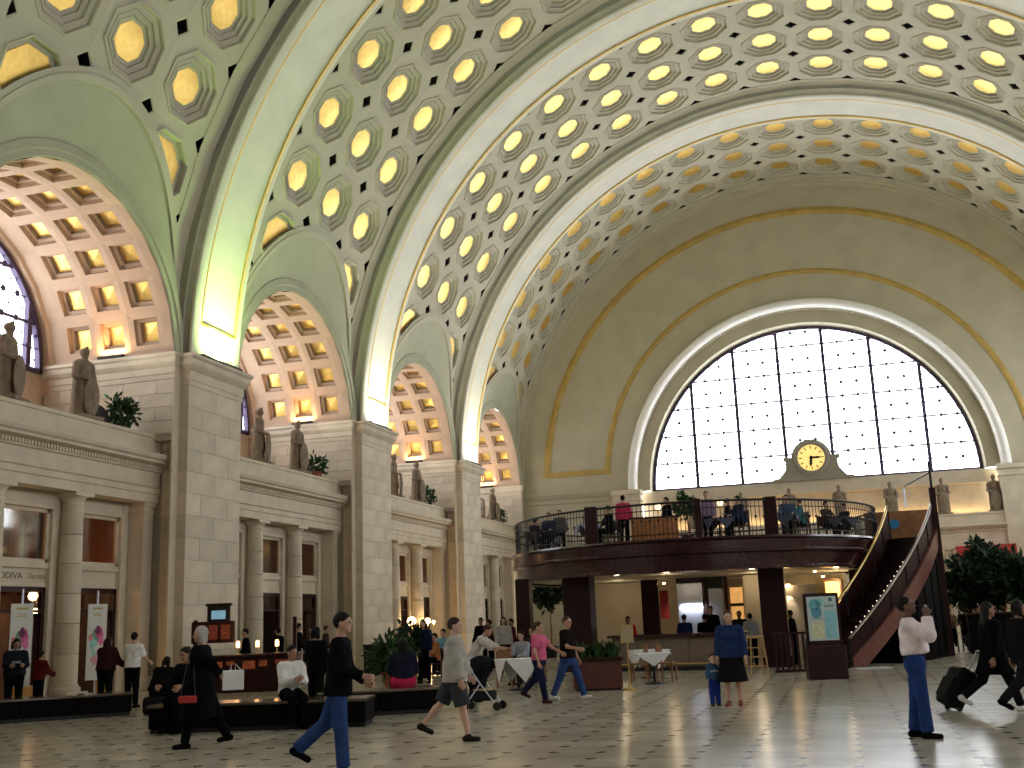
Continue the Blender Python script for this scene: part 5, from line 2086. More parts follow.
mb.build('landing', M_WOODL, stair)
MB().box(4.10, 4.30, 38.4, 38.6, 0, 5.45, .01).build('newel_post', M_WOOD, stair)
MB().box(4.16, 4.24, 38.46, 38.54, 5.45, 6.35, .01).build('newel_pole', M_BLACK, stair)
mb = MB()
mb.tube([(3.35, 38.9, ZD + 1.05), (3.35, 38.9, 5.55), (3.42, 38.9, 5.63), (4.15, 38.5, 5.95)], .035, 8)
mb.build('bent_rail', M_STEEL, stair)
t = MB().prism([(3.0 + .17 * math.cos(a), ZD + .60 + .17 * math.sin(a)) for a in np.linspace(0, 2 * PI, 13)[:-1]], 1, 40.34, 40.38).build('blue_disc', mat('blue_sign', (.02, .22, .45), .5, 0, .1), stair)
t = tag(MB().box(-.5, .5, -.25, .25, 0, .03, .008).build('door_mat', mat('pale_mat', (.5, .48, .5), .8, 0, .1), None, (1.55, 31.95, 0)), 'pale flat mat at the foot of the curved stair', 'mat')
t.rotation_euler = (0, 0, D(20))

# bar and back wall under the platform ------------------------------------------------
t = thing('bar_counter', 'long bar counter with tan front, dark top and brass foot rail under the platform', 'counter', (-3.7, 33.6, 0), D(-6))
MB().box(-2.3, 1.7, 0, .6, 0, 1.0, .01).build('counter_body', mat('tan_panel', (.16, .115, .08), .45, 0, .15, 5), t)
MB().box(-2.4, 1.8, -.18, .7, 1.0, 1.08, .015).build('counter_top', M_WOODP, t)
for i in range(5):
    MB().box(-2.25 + i * .8, -1.53 + i * .8, -.02, .0, .12, .92, .008).build('front_panel', mat('tan_panel2', (.18, .13, .09), .4, 0, .15, 5), t)
MB().tube([(-2.3, -.15, .2), (1.7, -.15, .2)], .025, 8).build('foot_rail', M_BRASS, t)
MB().box(-2.3, 1.7, -.06, 0, 0, .1).build('kick_board', M_BLACK, t)
t = thing('back_bar', 'cream partition wall with steel hood and warm shutters behind the bar', 'partition', (0, 0, 0))
MB().box(-9.0, 1.2, 42.0, 42.15, 0, 2.9).build('wall_panel', M_CREAM, t)
for x0, x1, z0, z1, y in ((-4.62, -3.72, 1.0, 2.72, 39.2), (-3.52, -3.02, 1.0, 2.5, 39.2)):
    MB().box(x0, x1, y, y + .4, z0, z1, .02).build('steel_hood', M_STEEL, t)
    MB().box(x0 - .02, x1 + .02, y + .02, y + .3, z1, 2.9, .01).build('hood_cap', M_BLACK, t)
    MB().box(x0, x1, y - .1, y + .4, .9, 1.0).build('steel_shelf', M_STEEL, t)
for x in (-3.68, -2.96):
    MB().box(x, x + .12, 39.2, 39.5, 0, 2.9).build('dark_stud', M_WOOD, t)
MB().box(-2.78, -2.35, 39.4, 39.5, 1.25, 2.5).build('lit_shutter', mat('amber_lit_shutter', (.6, .35, .12), .6, 0, .3, 8, emit=(1, .5, .15), estr=.35), t)
MB().box(-2.80, -2.33, 39.36, 39.4, 1.85, 1.95).build('shutter_bar', M_WOOD, t)
MB().box(-2.30, -1.5, 39.4, 39.5, 0, 2.9).build('wall_panel', M_CREAM, t)
MB().box(-5.9, -5.3, 39.2, 39.4, 0, 2.9).build('dark_stud', M_WOOD, t)
MB().box(-5.25, -4.95, 39.2, 39.3, 1.5, 2.5).build('red_panel', M_RED, t)
MB().box(-4.7, -2.2, 39.2, 39.5, 0, .9).build('back_counter', M_STEEL, t)
lamp('hood_lamp', 'AREA', (-4.1, 38.9, 1.9), 9, (.85, .9, 1), (0, .6, -1), .8, .1)
lamp('bar_lamp', 'POINT', (-7.0, 40.5, 2.6), 8, (1, .80, .52), size=.1)
lamp('bar_lamp', 'POINT', (-4.5, 36.2, 2.7), 6, (1, .78, .5), size=.1)
lamp('bar_lamp', 'POINT', (-1.9, 38.6, 2.6), 8, (1, .78, .5), size=.1)
t = thing('wall_screen', 'white partition with a warm wall wash right of the thick cafe post', 'partition', (0, 0, 0))
MB().box(-1.35, .15, 39.3, 39.4, 0, 2.5, .01).build('panel', mat('white_panel', (.6, .6, .62), .7, 0, .04), t)
MB().box(-.2, -.05, 39.26, 39.3, 1.75, 1.95, .01).build('switch_box', M_BLACK, t)
MB().lathe([(.06, 0), (.09, .1)], 10).build('wall_lamp', M_WARMLAMP, t, (-.78, 39.2, 2.42))
lamp('wall_wash', 'SPOT', (-.78, 39.12, 2.38), 28, (1, .75, .4), (0, .22, -1), .03, spot=D(55))
lamp('cafe_right_lamp', 'POINT', (.9, 41.0, 2.5), 18, (1, .75, .4), size=.1)
t = thing('lit_niche', 'warm yellow glowing niche under the platform beside the stair', 'niche', (0, 0, 0))
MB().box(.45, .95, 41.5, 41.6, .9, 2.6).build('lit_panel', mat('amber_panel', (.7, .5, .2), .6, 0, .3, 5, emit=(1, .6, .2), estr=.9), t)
MB().box(.38, 1.02, 41.56, 41.66, 0, 2.7).build('frame', M_WOODL, t)


# furniture ---------------------------------------------------------------------------
def cloth_table(label, loc, rz=0.0, sz=.42, drop=.42, m=M_WHITE):
    t = thing('cafe_table', label, 'table', loc, rz)
    MB().box(-sz, sz, -sz, sz, .70, .735, .01).build('table_top', M_WOOD, t)
    MB().lathe([(.25, 0), (.24, .03), (.04, .06), (.035, .70)], 12).build('pedestal', M_BLACK, t)
    e = sz + .012
    mb = MB()
    mb.add([(-e, -e, .742), (e, -e, .742), (e, e, .742), (-e, e, .742)], [(0, 1, 2, 3)])
    c = [(-e, -e), (e, -e), (e, e), (-e, e)]
    for i in range(4):
        (x0, y0), (x1, y1) = c[i], c[(i + 1) % 4]
        mx, my = (x0 + x1) / 2, (y0 + y1) / 2
        nx, ny = (0, -1, 0, 1)[(i + 1) % 4 if False else i] if False else 0, 0
        on = nv([mx, my])
        mb.add([(x0, y0, .742), (x1, y1, .742), (mx + on[0] * .05, my + on[1] * .05, .742 - drop)], [(0, 1, 2)])
    mb.build('tablecloth', m, t)
    return t


def chair(label, loc, rz, m=M_WOODL, group='cafe chairs under the platform'):
    t = thing('cafe_chair', label, 'chair', loc, rz, group)
    MB().box(-.21, .21, -.21, .21, .43, .47, .012).build('seat', m, t)
    for x in (-.18, .18):
        MB().box(x - .02, x + .02, .16, .20, 0, .43).build('leg', m, t)
        MB().box(x - .02, x + .02, -.22, -.18, 0, .92).build('leg', m, t)
    MB().box(-.16, .16, -.215, -.185, .55, .90, .01).build('backrest', m, t)
    return t


def pxz(x, y, z=0.0):
    p = on_z(x, y, z)
    return (float(p[0]), float(p[1]), z)


cloth_table('cafe table with a pointed white cloth left of the woman in pink', pxz(519, 690), D(35), .45, .55)
cloth_table('cafe table with a white cloth just behind the dark planter', pxz(655, 684), D(10), .42, .3)
cloth_table('cafe table with a hanging white cloth between stanchion and bar', pxz(650, 678), D(42), .42, .5)
cloth_table('cafe table with a white cloth left of the dark planter', pxz(590, 678), D(15), .42, .35)
for i, (x, y, a) in enumerate(((505, 688, 200), (536, 684, 120), (640, 682, 90), (668, 681, 260), (610, 680, 150))):
    chair('brown wooden cafe chair ' + ['left of the pointed white tablecloth', 'behind the woman in pink', 'behind the brass sign stand', 'right of the white-clothed tables', 'behind the dark planter'][i], pxz(x, y), D(a))
# planter box
p = pxz(598, 690)
t = thing('planter_box', 'dark red wooden planter box with grassy plants beside the walking couple', 'planter', p, D(16))
MB().box(-.56, .56, -.3, .3, .04, .70, .015).build('box', mat('dark_red_wood', (.085, .022, .016), .45, 0, .25, 4), t)
MB().box(-.6, .6, -.34, .34, .66, .74, .012).build('rim', M_WOOD, t)
MB().box(-.52, .52, -.26, .26, 0, .06).build('foot', M_BLACK, t)
for i in range(3):
    bl = blades(60, .2, .45, 50 + i)
    bl.build('grass_clump', M_LEAF2, t, (-.36 + .36 * i, 0, .70))
# stanchion sign
t = thing('sign_stand', 'slim brass stand holding a plain cream notice beside the planter', 'sign stand', pxz(630, 690), D(16))
MB().lathe([(.17, 0), (.17, .02), (.12, .04), (.03, .07), (.022, .1)], 16).build('base', M_BRASS, t)
MB().tube([(0, 0, .08), (0, 0, 1.05)], .02, 8).build('pole', M_BRASS, t)
MB().box(-.15, .15, -.02, .02, 1.05, 1.46, .008).build('notice_frame', M_BRASS, t)
MB().box(-.13, .13, -.024, -.02, 1.07, 1.44).build('notice', mat('cream_notice', (.42, .33, .20), .7, 0, .05), t)
# bar stool
t = thing('bar_stool', 'pale wooden bar stool beside the woman in the navy shirt', 'stool', pxz(758, 676), D(20))
M_PALE = mat('pale_wood', (.42, .27, .11), .45, 0, .2, 6)
MB().box(-.19, .19, -.19, .19, .96, 1.01, .01).build('seat', M_PALE, t)
for sx in (-1, 1):
    for sy in (-1, 1):
        MB().tube([(sx * .16, sy * .16, .96), (sx * .23, sy * .23, 0)], .022, 6).build('leg', M_PALE, t)
for z in (.25, .48, .72):
    k_ = .16 + .07 * (1 - z / .96)
    for s_ in (-1, 1):
        MB().tube([(-k_, s_ * k_, z), (k_, s_ * k_, z)], .015, 6).build('rung', M_PALE, t)
        MB().tube([(s_ * k_, -k_, z), (s_ * k_, k_, z)], .015, 6).build('rung', M_PALE, t)
# menu board
p = pxz(828, 679)
t = thing('poster_stand', 'dark wooden stand with a pale blue poster at the foot of the stair', 'sign board', p, D(14))
MB().box(-.46, .46, -.2, .2, 0, .78, .02).build('cabinet', M_WOOD, t)
for x in (-.42, .36):
    MB().box(x, x + .06, -.05, .05, .78, 2.0, .008).build('upright', M_WOOD, t)
MB().box(-.42, .42, -.05, .03, .80, 2.02, .012).build('frame', M_WOOD, t)
MB().box(-.355, .355, -.056, -.05, .90, 1.94).build('poster', mat('pale_poster', (.50, .60, .60), .6, 0, .04), t)
for x0, x1, z0, z1, rgb in ((.05, .32, .95, 1.60, (.25, .55, .62)), (-.30, .02, .95, 1.35, (.62, .64, .42)), (-.28, .0, 1.40, 1.44, (.3, .4, .42)), (.06, .3, 1.68, 1.74, (.25, .35, .38)), (.18, .26, 1.82, 1.90, (.05, .12, .14))):
    MB().box(x0, x1, -.060, -.056, z0, z1).build('printed_block', mat('poster_%d_%d' % (int(x0 * 100), int(z0 * 100)), rgb, .6, 0, .15, 14), t)
for cx, cz, r, rgb in ((-.17, 1.74, .14, (.12, .42, .48)), (-.05, 1.80, .10, (.22, .55, .55)), (-.14, 1.56, .13, (.10, .30, .42))):
    MB().prism([(cx + r * math.cos(a), cz + r * math.sin(a)) for a in np.linspace(0, 2 * PI, 15)[:-1]], 1, -.063, -.056).build('printed_circle', mat('posterc_%d' % int(cz * 100), rgb, .6, 0, .2, 14), t)
p = pxz(800, 672)
t = thing('railing_screen', 'dark slatted wooden screen left of the poster stand', 'screen', p, D(14))
for i in range(9):
    MB().box(-.62 + i * .15, -.56 + i * .15, -.02, .02, .05, 1.0).build('slat', M_WOOD, t)
MB().box(-.66, .70, -.03, .03, 1.0, 1.06, .008).build('rail', M_WOOD, t)
MB().box(-.66, .70, -.03, .03, 0.0, .08, .008).build('rail', M_WOOD, t)
t = tag(MB().box(-.2, .2, -.015, .015, 0, 0.95, .008).build('blue_panel', mat('royal_blue_cloth', (.012, .03, .18), .7, 0, .1), None, (p[0] + .5, p[1] - .25, 1.06)), 'blue cloth panel hung above the slatted screen beside the poster', 'banner')
t.location = (p[0] + .62, p[1] + .05, 1.06)

# trees --------------------------------------------------------------------------------
for i, (px, Y, rx, rz, lift, n) in enumerate(((549, 46.8, 1.0, .8, 2.1, 900), (606, 46.8, .9, .8, 2.1, 900))):
    q = on_y(px, 600, Y)
    bush(['dark ficus tree in a tub seen left of the thick cafe post', 'dark ficus tree in a tub seen right of the thick cafe post'][i], (q[0], Y, 0), rx, rz, n, 70 + i, (.35, .5, M_BLACK), M_LEAF, 'potted_tree', .28, .06, lift, 'tree')
for i, (px, py, Y, rx, rz, n) in enumerate(((968, 585, 42.0, .95, 1.0, 1300), (1000, 578, 43.0, 1.1, 1.15, 1600), (1026, 580, 41.0, 1.1, 1.1, 1500), (985, 560, 46.0, .9, .9, 1100))):
    q = on_y(px, py, Y)
    bush(['leafy dark ficus tree nearest the stair on the right', 'big leafy ficus tree in the middle of the right-hand group', 'leafy ficus tree cut by the right edge of the view', 'taller ficus tree rising behind the right-hand group'][i],
         (q[0], Y, 0), rx, rz, n, 80 + i, (.4, .55, M_BLACK), M_LEAF, 'potted_tree', .32, .07, q[2] - rz * .9, 'tree')
t = thing('partition_hedge', 'low dark wooden partition below the right-hand trees', 'partition', (4.9, 39.5, 0), D(6))
for i in range(5):
    MB().box(i * 1.6, i * 1.6 + 1.57, -.15, .15, 0.05, 1.25, .015).build('panel', M_BENCH, t)
MB().box(-.05, 8.05, -.2, .2, 1.25, 1.32, .015).build('cap', M_WOOD, t)
MB().box(0, 8.0, -.12, .12, 0, .06).build('foot', M_BLACK, t)
t = thing('wall_banner', 'red awning low on the end wall behind the right-hand trees', 'awning', (9.4, YEND - 1.35, 3.9))
MB().prism([(-.05, 1.0), (.7, 1.0), (.7, .9), (.0, .0), (-.12, .0)], 0, -1.6, 1.6).build('awning_cloth', M_RED, t)
for x in (-1.5, 1.5):
    MB().box(x - .03, x + .03, -.05, .7, .02, .08).build('bracket', M_BLACK, t)
# deck furniture -------------------------------------------------------------------------
t = thing('sideboard', 'orange-brown wooden sideboard on the cafe deck', 'sideboard', (-4.6, 35.0, ZD), D(8))
MB().box(-.75, .75, -.25, .25, .06, .85, .01).build('body', mat('orange_wood', (.33, .12, .04), .4, 0, .2, 5), t)
MB().box(-.8, .8, -.28, .28, .85, .9, .01).build('top', M_WOOD, t)
for i in range(4):
    MB().box(-.72 + i * .37, -.38 + i * .37, -.27, -.25, .12, .8, .005).build('door', mat('orange_wood2', (.38, .15, .05), .4, 0, .2, 5), t)
for x in (-.7, .64):
    MB().box(x, x + .06, -.2, .2, 0, .06).build('foot', M_BLACK, t)
bush('small potted tree on the cafe deck among the diners', (-3.75, 36.6, ZD), .42, .45, 360, 95, (.2, .35, M_BLACK), M_LEAF2, 'potted_tree', .2, .045, .95, 'tree')
for i, (px, py, Y) in enumerate(((658, 507, 40.5), (720, 503, 40.5))):  # globe lamps added on the deck in place of end-wall ledge lights
    q = on_y(px, py, Y)
    t = thing('globe_lamp', ['glowing globe lamp standing on the cafe deck, left one', 'glowing globe lamp standing on the cafe deck, right one'][i], 'lamp', (q[0], Y, ZD))
    MB().lathe([(.16, 0), (.15, .03), (.02, .05), (.018, q[2] - ZD - .08)], 10).build('pole', M_BRASS, t)
    MB().ball((0, 0, q[2] - ZD), .11, 10, 7).build('globe', mat('soft_amber_globe', (1, .8, .5), .5, 0, 0, emit=(1, .72, .36), estr=2.2), t, smooth=True)
# ------------------------------------------------------------------ people
G = dict
BLK, NAVY, JEAN, WHT, GRY = (.005, .005, .006), (.012, .018, .05), (.035, .07, .20), (.76, .75, .73), (.40, .38, .34)
HB, HD, HG = (.05, .025, .014), (.012, .010, .009), (.42, .40, .38)
WALK = ((16, 6, 0), (-26, 26, 30))
WALK2 = ((-26, 26, 30), (16, 6, 0))
SIT = ((84, 84), (84, 84))


def pz(x, y):
    p = on_z(x, y)
    return (float(p[0]), float(p[1]), 0.0)


def grip(m, build):
    def f(t, info):
        build(t, info)
    return f


# foreground, left to right
person('person in black jacket and blue jeans striding right in the foreground', pz(339, 774), heading_of(0, -4),
       G(height=1.80, res=.015, legs=((6, 2, 0), (-24, 26, 30)), arms=((12, 6, 62, 8), (8, 8, 48, 10)), lean=3, head=(0, -4), skin='light', curl=[38, 38], bulk=1.08,
         top=G(rgb=BLK, hem=.84, name='jacket', fat=.024), bottom=G(rgb=(.03, .06, .17), flare=.012), shoes=BLK, hair=('short', HD)))


def bag_white(t, info):
    wr = info['A'][1][2]
    b = thing('shopping_bag', 'white shopping bag carried by the grey-haired person in the dark coat', 'bag', (0, 0, 0))
    b.location = t.matrix_basis @ Vector((float(wr[0]) + .02, float(wr[1]) - .02, float(wr[2]) - .02)) - Vector((0, 0, .38))
    b.location = [float(v) for v in on_y(233, 690, 14.5)]
    b.rotation_euler = (0, 0, t.rotation_euler[2] + .4)
    MB().box(-.05, .05, -.15, .15, 0, .28, .01).build('bag_body', M_WHITE, b)
    for s_ in (-.07, .07):
        MB().tube([(.0, s_ - .04, .28), (0, s_ * .4, .37), (0, s_ + .04 if s_ < 0 else s_ - .02, .28)], .006, 5).build('handle', M_WHITE, b)


person('person with grey hair and long dark coat walking left past the bench', pz(199, 748), heading_of(0, 176),
       G(height=1.74, res=.016, legs=((-20, 14, 12), (14, 4, 0)), arms=((8, 8, 30), (-52, 10, 8)), head=(0, -5), skin='light', bulk=1.28, curl=[50, 40],
         top=G(rgb=BLK, hem=.44, name='coat', fat=.028), bottom=G(rgb=BLK), shoes=BLK, hair=('bob', HG)), extras=bag_white)
p_ = pz(202, 748)
t = thing('red_purse', 'small red purse slung at the side of the person in the long dark coat', 'purse', (p_[0] - .06, p_[1] - .31, .66), .3)
MB().box(-.13, .13, -.05, .05, 0, .10, .015).build('purse_body', M_RED, t)
for s_ in (-.11, .11):
    MB().tube([(s_, 0, .08), (s_ * .6, .06, .4), (.02 + s_ * .3, .14, .78)], .008, 6).build('strap', M_BLACK, t)
person('person in dark clothes with pinned-up hair sitting behind the dark coat', (-10.05, 17.02, 0), heading_of(0, 245),
       G(height=1.78, res=.018, sit=.47, legs=SIT, arms=((30, 6, 55), (30, 6, 55)), lean=12, head=(0, -10), skin='tan', top=G(rgb=BLK, hem=.93, name='coat', fat=.03), bottom=G(rgb=BLK), shoes=BLK, hair=('bun', HD)))
person('person in white sweater and dark trousers seated on the black bench', (-8.35, 17.38, 0), heading_of(0, -58),
       G(height=1.70, res=.016, sit=.47, legs=((84, 88), (80, 84)), arms=((28, 4, 75, 40), (24, 4, 75, 40)), lean=10, head=(15, -5), skin='tan', top=G(rgb=WHT, hem=.93, name='sweater', fat=.026), bottom=G(rgb=BLK), shoes=BLK, hair=('short', HD)))
person('person in dark clothes standing half hidden behind the striding one', pz(316, 716), heading_of(0, 60),
       G(height=1.66, res=.02, arms=((5, 8, 20), (10, 8, 40)), skin='tan', top=G(rgb=BLK, hem=.80, name='coat', fat=.03), bottom=G(rgb=BLK), shoes=BLK, hair=('bob', HD)))
person('person in grey jacket, dark shorts and sandals walking right', pz(457, 741), heading_of(0, -2),
       G(height=1.72, res=.015, legs=((14, 4, 0), (-30, 12, 26)), arms=((6, 8, 10), (10, 8, 25)), skin='pale', bulk=1.18, belly=.5, head=(-4, -4), top=G(rgb=GRY, hem=.84, name='jacket', fat=.046), bottom=G(kind='shorts', rgb=(.045, .05, .06), len=.02, fat=.03),
         shoes=(.02, .015, .012), hair=('short', (.045, .028, .02))))
person('person in pink short-sleeved shirt and dark jeans walking with a companion', pz(541, 703), heading_of(0, -30),
       G(height=1.60, res=.017, bust=1, legs=((14, 4, 0), (-24, 22, 24)), arms=((4, 10, 20), (35, 30, 25)), skin='light', bulk=1.12, head=(8, -8), top=G(rgb=(.62, .13, .24), hem=.93, sleeve=.34, name='shirt', fat=.02), bottom=G(rgb=(.014, .02, .05)),
         shoes=(.05, .02, .02), hair=('pony', HB)))
person('person in black T-shirt, blue jeans and white trainers walking right', pz(570, 700), heading_of(0, -28),
       G(height=1.72, res=.017, legs=((-20, 6, 8), (22, 4, -6)), arms=((20, 8, 60), (6, 8, 15)), skin='light', bulk=1.1, head=(-15, -4), top=G(rgb=(.012, .009, .008), hem=.90, sleeve=.40, name='shirt', fat=.03), bottom=G(rgb=JEAN), shoes=(.7, .7, .7), hair=('short', (.06, .035, .02))))
person('person in navy shirt and black skirt standing beside a small child', pz(735, 706), heading_of(0, -110),
       G(height=1.66, res=.016, bust=1, arms=((0, 10, 12), (0, 12, 10)), skin='light', bulk=1.12, head=(12, -4), legs=((2, 2), (-2, 0)), top=G(rgb=(.018, .035, .10), hem=.88, sleeve=.92, name='shirt', fat=.03), bottom=G(kind='skirt', rgb=(.010, .009, .010), hem=.44, flare=.27), shoes=(.22, .06, .05),
         hair=('pony', (.07, .03, .018))))
person('small child in striped top and blue trousers holding hands', pz(716, 706), heading_of(0, -85),
       G(height=.88, res=.012, headscale=1.55, arms=((10, 14, 20), (15, 30, 40)), hands=False, skin='pale', bulk=1.15, top=G(rgb=(.05, .10, .18), hem=.92, name='shirt', fat=.012, stripe=(1.12, 1.24, (.45, .47, .45))), bottom=G(rgb=(.02, .04, .26), fat=.016), shoes=(.02, .02, .03), hair=('short', HB)))


def hold_camera(t, info):
    a, b = info['A'][0], info['A'][1]
    c = (a[2] + b[2]) / 2 + (a[3] + b[3]) * .055
    o = thing('pocket_camera', 'small silver camera held up to the eyes of the person in the pale shirt', 'camera', (0, 0, 0))
    o.location = t.matrix_basis @ Vector([float(v) for v in c])
    o.rotation_euler = t.rotation_euler
    MB().box(-.06, .06, -.015, .02, -.035, .04, .008).build('camera_body', M_STEEL, o)
    MB().box(-.025, .025, -.03, -.016, -.02, .025, .004).build('lens', M_BLACK, o)


person('person in pale pink shirt and blue jeans holding up a camera', pz(924, 738), heading_of(0, -22),
       G(height=1.74, res=.015, belly=.45, bulk=1.12, legs=((5, 2), (-6, 2)), arms=((60, 10, 122, 12), (60, 12, 122, 12)), lean=-4, head=(0, 8), skin='brown', curl=[55, 55], top=G(rgb=(.84, .73, .75), hem=1.035, sleeve=1.0, name='shirt', fat=.034),
         bottom=G(rgb=(.022, .05, .17), flare=.014), belt=1, shoes=BLK, hair=('short', HD)), extras=hold_camera)
person('person in black coat and white trainers pulling a suitcase right', pz(1000, 711), heading_of(0, 4),
       G(height=1.68, res=.016, legs=((24, 6, -4), (-24, 30, 30)), arms=((-18, 8, 10), (14, 8, 30)), skin='tan', bulk=1.2, head=(-10, -5), top=G(rgb=(.004, .004, .005), hem=.62, name='coat', fat=.03), bottom=G(rgb=(.01, .01, .011)), shoes=(.75, .76, .76), hair=('long', HD)))
person('person in black clothes at the right edge beside the suitcase puller', pz(1032, 716), heading_of(0, 10),
       G(height=1.66, res=.018, legs=WALK2, arms=((15, 8, 20), (-12, 8, 14)), skin='tan', bulk=1.15, top=G(rgb=(.009, .008, .009), hem=.80, name='coat', fat=.03), bottom=G(rgb=(.012, .012, .014)), shoes=BLK, hair=('bob', HD)))
# suitcase
p = pz(949, 711)
t = thing('suitcase', 'black wheeled suitcase leaning behind the walker at right', 'suitcase', p, heading_of(0, 4))
M_SUIT = mat('black_suitcase_cloth', (.005, .005, .006), .7, 0, .2, 12, spec=.08)
body = MB().box(-.24, .24, -.14, .14, .0, .62, .04).build('case_body', M_SUIT, t, (0, 0, .09))
body.rotation_euler = (D(-32), 0, 0)
link('front_pocket', MB().box(-.2, .2, -.18, -.13, .08, .42, .02).mesh('front_pocket', M_SUIT), body)
for s_ in (-.17, .17):
    link('handle_rod', MB().box(s_ * .6 - .01, s_ * .6 + .01, .10, .12, .6, 1.0).mesh('handle_rod', M_STEEL), body)
link('handle_grip', MB().box(-.13, .13, .09, .13, .98, 1.02, .008).mesh('handle_grip', M_BLACK), body)
for s_ in (-.2, .2):
    o = link('wheel', MB().lathe([(.045, -.015), (.05, -.01), (.05, .01), (.045, .015)], 12).mesh('wheel', M_BLACK), t, (s_, .08, .05))
    o.rotation_euler = (0, PI / 2, 0)

# seated group on the left bench
person('person in white T-shirt standing with back turned behind the left bench', pz(131, 708), heading_of(0, 80),
       G(height=1.70, res=.018, arms=((25, 10, 40), (25, 10, 40)), lean=4, skin='light', top=G(rgb=(.78, .78, .78), hem=.93, sleeve=.42, name='shirt', fat=.024), bottom=G(rgb=BLK), shoes=BLK, hair=('short', HD)))
person('person in maroon top with long dark hair beside the white T-shirt', pz(104, 709), heading_of(0, 75),
       G(height=1.62, res=.018, arms=((25, 12, 40), (25, 12, 40)), lean=6, skin='light', bulk=1.3, top=G(rgb=(.035, .010, .012), hem=.93, name='jacket', fat=.04), bottom=G(rgb=BLK), shoes=BLK, hair=('long', (.02, .012, .01))))
person('person in dark printed top standing at the left edge behind the bench', pz(12, 716), heading_of(0, -60),
       G(height=1.66, res=.018, bulk=1.3, arms=((30, 8, 60, 20), (30, 8, 60, 20)), lean=8, skin='tan', head=(10, -14), top=G(rgb=(.012, .015, .022), hem=.93, name='shirt', fat=.03, stripe=(1.2, 1.27, (.18, .24, .26))), bottom=G(rgb=BLK), shoes=BLK, hair=('bob', HD)))
person('person in dark red top standing beside the one at the left edge', pz(37, 712), heading_of(0, 60),
       G(height=1.36, res=.02, arms=((25, 10, 40), (25, 10, 40)), lean=4, skin='tan', top=G(rgb=(.10, .012, .010), hem=.93, name='jacket', fat=.03), bottom=G(rgb=BLK), shoes=BLK, hair=('short', HD)))
person('person in black hood crouching low right of the left bench', pz(158, 714), heading_of(0, 70),
       G(height=1.60, res=.02, sit=.36, legs=((70, 120), (70, 120)), arms=((30, 14, 60), (30, 14, 60)), lean=22, skin='tan', bulk=1.35, top=G(rgb=BLK, hem=.93, name='hooded_jacket', fat=.045), bottom=G(rgb=BLK), shoes=BLK, hair=('bob', HD)))
p_ = pz(158, 714)
t = thing('travel_bag', 'black soft travel bag under the crouching person in the black hood', 'bag', p_, heading_of(0, 70))
MB().box(-.28, .28, -.22, .18, 0, .36, .06).build('bag_body', cloth((.014, .014, .016)), t)
MB().tube([(-.1, .19, .2), (-.1, .24, .3), (.1, .24, .3), (.1, .19, .2)], .015, 6).build('handle', M_BLACK, t)
# person on the short bench
person('person with long dark hair in navy top and pink-red skirt on the bench', (-7.4, 20.25, 0), heading_of(0, 100),
       G(height=1.72, res=.018, sit=.47, legs=SIT, arms=((15, 12, 30), (15, 12, 30)), lean=4, skin='tan', bulk=1.15, top=G(rgb=(.014, .016, .03), hem=.98, name='shirt', sleeve=.6, fat=.03), bottom=G(kind='skirt', rgb=(.55, .03, .09), hem=.25, fat=.05), shoes=BLK, hair=('long', HD)))

# stroller and the person pushing it
p = pz(483, 710)
t = thing('stroller', 'black baby stroller with a canopy behind the walker in grey', 'stroller', p, heading_of(0, -15))
V, F = surface_nets([('e', (0, .0, .78), (.24, .30, .24), None), ('e', (0, -.10, .58), (.2, .2, .26), None)], .02, .05, minus=[('e', (0, .22, .68), (.19, .22, .24), None)])
link('canopy', np_mesh('canopy', V, F, cloth((.012, .012, .016))), t)
MB().box(-.19, .19, -.22, .24, .18, .36, .03).build('basket', cloth((.02, .02, .025)), t)
MB().box(-.15, .15, -.16, .18, .35, .40, .02).build('basket_bundle', mat('tan_bundle', (.50, .36, .18), .8, 0, .1), t)
for s_ in (-.21, .21):
    MB().tube([(s_, .34, .08), (s_, .02, .5), (s_, -.32, 1.0)], .014, 6).build('frame_tube', M_STEEL, t)
    MB().tube([(s_, -.30, .08), (s_, .02, .5)], .014, 6).build('frame_tube', M_STEEL, t)
    for y in (.34, -.30):
        o = link('wheel', MB().lathe([(.06, -.02), (.08, -.015), (.08, .015), (.06, .02)], 14).mesh('wheel', M_BLACK), t, (s_, y, .08))
        o.rotation_euler = (0, PI / 2, 0)
MB().tube([(-.21, -.32, 1.0), (.21, -.32, 1.0)], .018, 6).build('push_bar', M_BLACK, t)
person('person in white top bending over the stroller', pz(474, 702), heading_of(0, -15),
       G(height=1.66, res=.02, lean=30, arms=((55, 8, 25), (55, 8, 25)), legs=((8, 8), (-4, 4)), head=(0, -10), skin='light', top=G(rgb=(.55, .52, .48), hem=.93, sleeve=.7, name='shirt', fat=.022), bottom=G(rgb=(.02, .02, .03)), shoes=BLK, hair=('short', HB)))

# ------------------------------------------------------------------ people farther off
CR = .026


def far(label, loc, dirpx, top, bottom=BLK, table=None, **kw0):
    hd = heading_of(0, dirpx)
    if kw0.get('sit'):
        c = chair('chair under the ' + label, loc, hd, M_WOOD, 'chairs of the seated guests')
        c.scale = (1, 1, (kw0['sit'] + .01) / .47)
    if table:
        f = (-math.sin(hd) * .78, math.cos(hd) * .78)
        cloth_table(table[0], (loc[0] + f[0], loc[1] + f[1], loc[2]), hd, .36, .36, table[1])
    far_(label, loc, dirpx, top, bottom, **kw0)


M_TC1, M_TC2 = mat('dark_tablecloth', (.05, .06, .10), .8, 0, .1), mat('blue_grey_cloth', (.35, .40, .55), .8, 0, .1)


